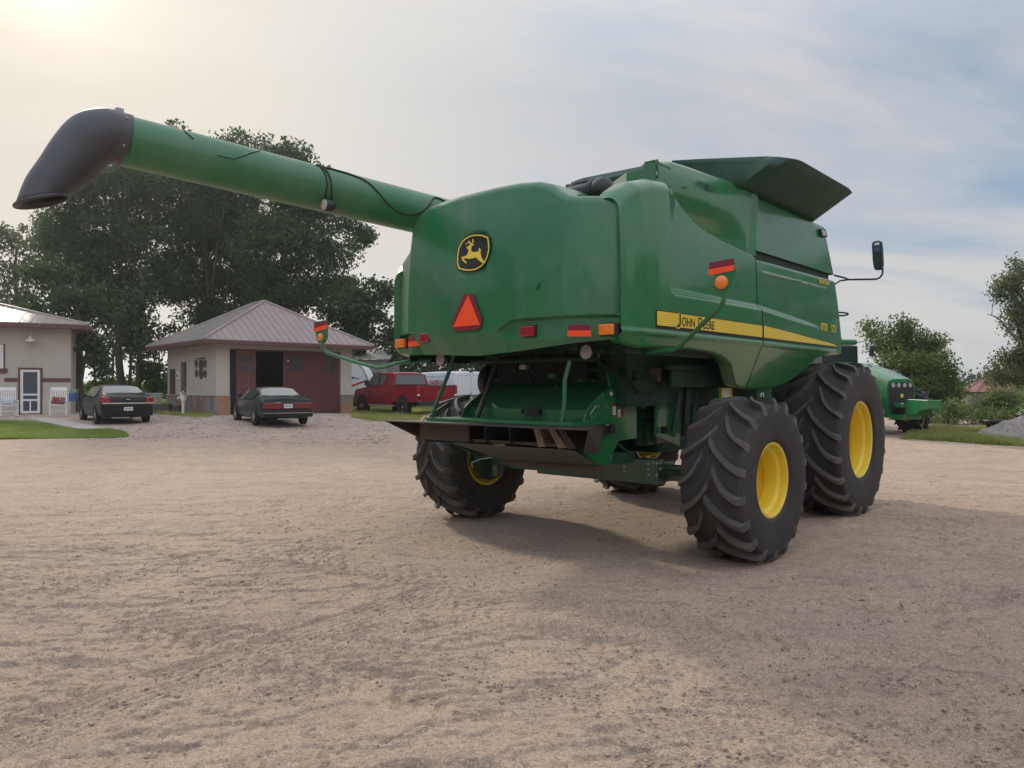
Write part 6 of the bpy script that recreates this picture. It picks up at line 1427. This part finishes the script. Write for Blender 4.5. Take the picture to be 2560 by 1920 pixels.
for i, (x, y, rx_, ry_, Yd, lab) in enumerate(((225, 962, 40, 16, 48, 'low green bush seen over the black sedan'), (300, 958, 40, 14, 56, 'low green bush behind the trunks left of the garage'), (385, 965, 45, 20, 50, 'green bush beside the garage side wall'), (1000, 965, 120, 24, 56, 'green hedge row far behind the red pickup'))):
    g = at(x, 1000, Yd); t = empty('bush', (g.x, g.y, G(g.x, g.y)), 0, lab, 'bush'); cr, _ = leafmesh('foliage', [(x, y, rx_, ry_)], 1.3, .13, LF3 if i != 3 else LF2, None, 40 + i, Yd, clr=.45); cr.parent = t; cr.matrix_parent_inverse = Matrix.Translation(-t.location)
tree('leafy_tree', 'bushy dark green tree beyond the tractor', 2310, 0, 36, 880, .22, [(2225, 815, 30, 34), (2290, 815, 40, 36), (2245, 860, 50, 40), (2200, 905, 36, 26), (2300, 870, 60, 50), (2345, 860, 24, 30), (2260, 930, 90, 60), (2360, 915, 50, 45), (2320, 985, 90, 60)], 1.1, .085, LF3, 20, 0, clr=.55)
tree('leafy_tree', 'tall drooping olive tree cut by the right edge of the photo', 2590, 0, 38, 700, .3, [(2500, 715, 26, 26), (2545, 700, 34, 40), (2575, 680, 40, 50), (2530, 760, 30, 30), (2580, 790, 50, 70), (2550, 870, 45, 50), (2510, 880, 34, 30), (2580, 930, 60, 50), (2550, 955, 36, 30)], .75, .085, LF4, 21, -20, clr=.6, droop=.8)
b = MB(); b.tube([at(2545, 850, 37.5), at(2527, 832, 37.5), at(2508, 808, 37.5), at(2496, 796, 37.5), at(2478, 788, 37.5), at(2466, 785, 37.5)], [.10, .08, .055, .04, .025, .01], 6); b.tube([at(2479, 788, 37.5), at(2481, 776, 37.5), at(2480, 764, 37.5)], [.025, .015, .006], 5)
bo = b.build('dead_limb', simple('bare_dead_wood', (.16, .12, .10), .9), None); tt = [o for o in COLL.objects if o.get('label', '').startswith('tall drooping')][0]; bo.parent = tt; bo.matrix_parent_inverse = Matrix.Translation(-tt.location)
LF5 = leafmat('weed_leaves', (.10, .15, .04), (.14, .19, .06), .8, .4, (.20, .19, .10))
for i, (x, y, rx_, ry_, Yd, lab, m) in enumerate(((2350, 1034, 40, 34, 27.5, 'dense weed bush right behind the tractor bracket', LF5), (2425, 1052, 46, 30, 28, 'weed bush in front of the grain bin', LF3), (2476, 1044, 46, 28, 30, 'grey green weed bush right of the grain bin', LF4), (2535, 1015, 44, 46, 29, 'bright green weed bush above the black tub', LF5), (2590, 1030, 46, 40, 29, 'weed bush at the right photo edge behind the gravel heap', LF3), (2290, 1040, 36, 34, 29, 'shaded weed bush beneath the tractor bracket', LF3))):
    g = at(x, 1000, Yd); t = empty('weed_bush', (g.x, g.y, G(g.x, g.y)), 0, lab, 'bush', 'weed bushes along the right side'); cr, _ = leafmesh('foliage', [(x, y, rx_, ry_), (x - 10, y + 30, rx_, 22)], 1.6, .07, m, None, 60 + i, Yd, clr=.32, zsq=1.6); cr.parent = t; cr.matrix_parent_inverse = Matrix.Translation(-t.location)
# dry stalks
b = MB(); rr = random.Random(4)
for i in range(46):
    x = rr.uniform(2300, 2520); g = ground_at(x, rr.uniform(1078, 1090)); hgt = rr.uniform(.3, .9); b.tube([g, g + Vector((rr.gauss(0, .08), 0, hgt * .6)), g + Vector((rr.gauss(0, .2), rr.gauss(0, .1), hgt))], [.010, .008, .003], 4)
tag(b.build('dry_stalks', simple('dry_stalk', (.34, .27, .17), .9), None), 'dry pale stalks among the weeds at the right', 'stalks', kind='stuff')
# unseen tree belt round the yard, added to darken reflections in the paint
rg = np.random.default_rng(77); k = 26000; az_ = R_(52) + R_(258) * rg.random(k); hh_ = 11.5 + 2.5 * np.sin(az_ * 9) + 1.5 * np.sin(az_ * 23 + 1)
rd_ = 46 + 5 * rg.random(k); P_ = np.stack([np.sin(az_) * rd_ + 2, np.cos(az_) * rd_ + 5, hh_ * rg.random(k) ** .8], -1); P_[:, 2] += gbase(P_[:, 0], P_[:, 1])
s_ = .45 * (.6 + .8 * rg.random(k)); n_ = rg.normal(size=(k, 3)); n_ /= np.linalg.norm(n_, axis=1)[:, None]; t_ = np.cross(n_, rg.normal(size=(k, 3))); t_ /= np.linalg.norm(t_, axis=1)[:, None]; b_ = np.cross(n_, t_)
v = np.stack([P_ - t_ * s_[:, None], P_ - b_ * s_[:, None], P_ + t_ * s_[:, None], P_ + b_ * s_[:, None]], 1)
tag(npmesh('added_tree_belt', v.reshape(-1, 3), np.arange(k * 4).reshape(-1, 4), LF2), 'unseen tree belt added around the yard for darker paint reflections', 'added_tree_belt', kind='stuff')
# far tree line
for i, (x, y, w_, h_) in enumerate(((2440, 948, 60, 14), (2560, 944, 80, 16), (2300, 950, 80, 14))):
    Yd = 150 + i * 8; g = at(x, 1000, Yd); t = empty('far_tree', (g.x, g.y, G(g.x, g.y)), 0, ['distant tree clump behind the grain bin', 'distant tree clump at the far right edge', 'distant tree clump behind the bushy tree'][i], 'tree', 'distant trees on the horizon')
    cr, _ = leafmesh('crown', [(x, y, w_, h_), (x, y + 14, w_, h_)], .5, .5, LF2, None, 90 + i, Yd, clr=1.6); cr.parent = t; cr.matrix_parent_inverse = Matrix.Translation(-t.location)
# ================================================================ haze volume added to imitate veiling lens glare
HZ = bpy.data.materials.new('veil_haze'); HZ.use_nodes = True; hn = HZ.node_tree; hn.nodes.clear()
ho = hn.nodes.new('ShaderNodeOutputMaterial'); hv = hn.nodes.new('ShaderNodeVolumePrincipled'); hn.links.new(hv.outputs[0], ho.inputs['Volume'])
hv.inputs['Color'].default_value = (.84, .93, 1.0, 1); hv.inputs['Density'].default_value = 0.0005; hv.inputs['Anisotropy'].default_value = 0.55
hz = MB().box((-960, -70, -1.4), (960, 1560, 26)).build('haze', HZ, None); hz['kind'] = 'stuff'; hz['label'] = 'thin pale haze added to imitate veiling lens glare'; hz['category'] = 'haze'
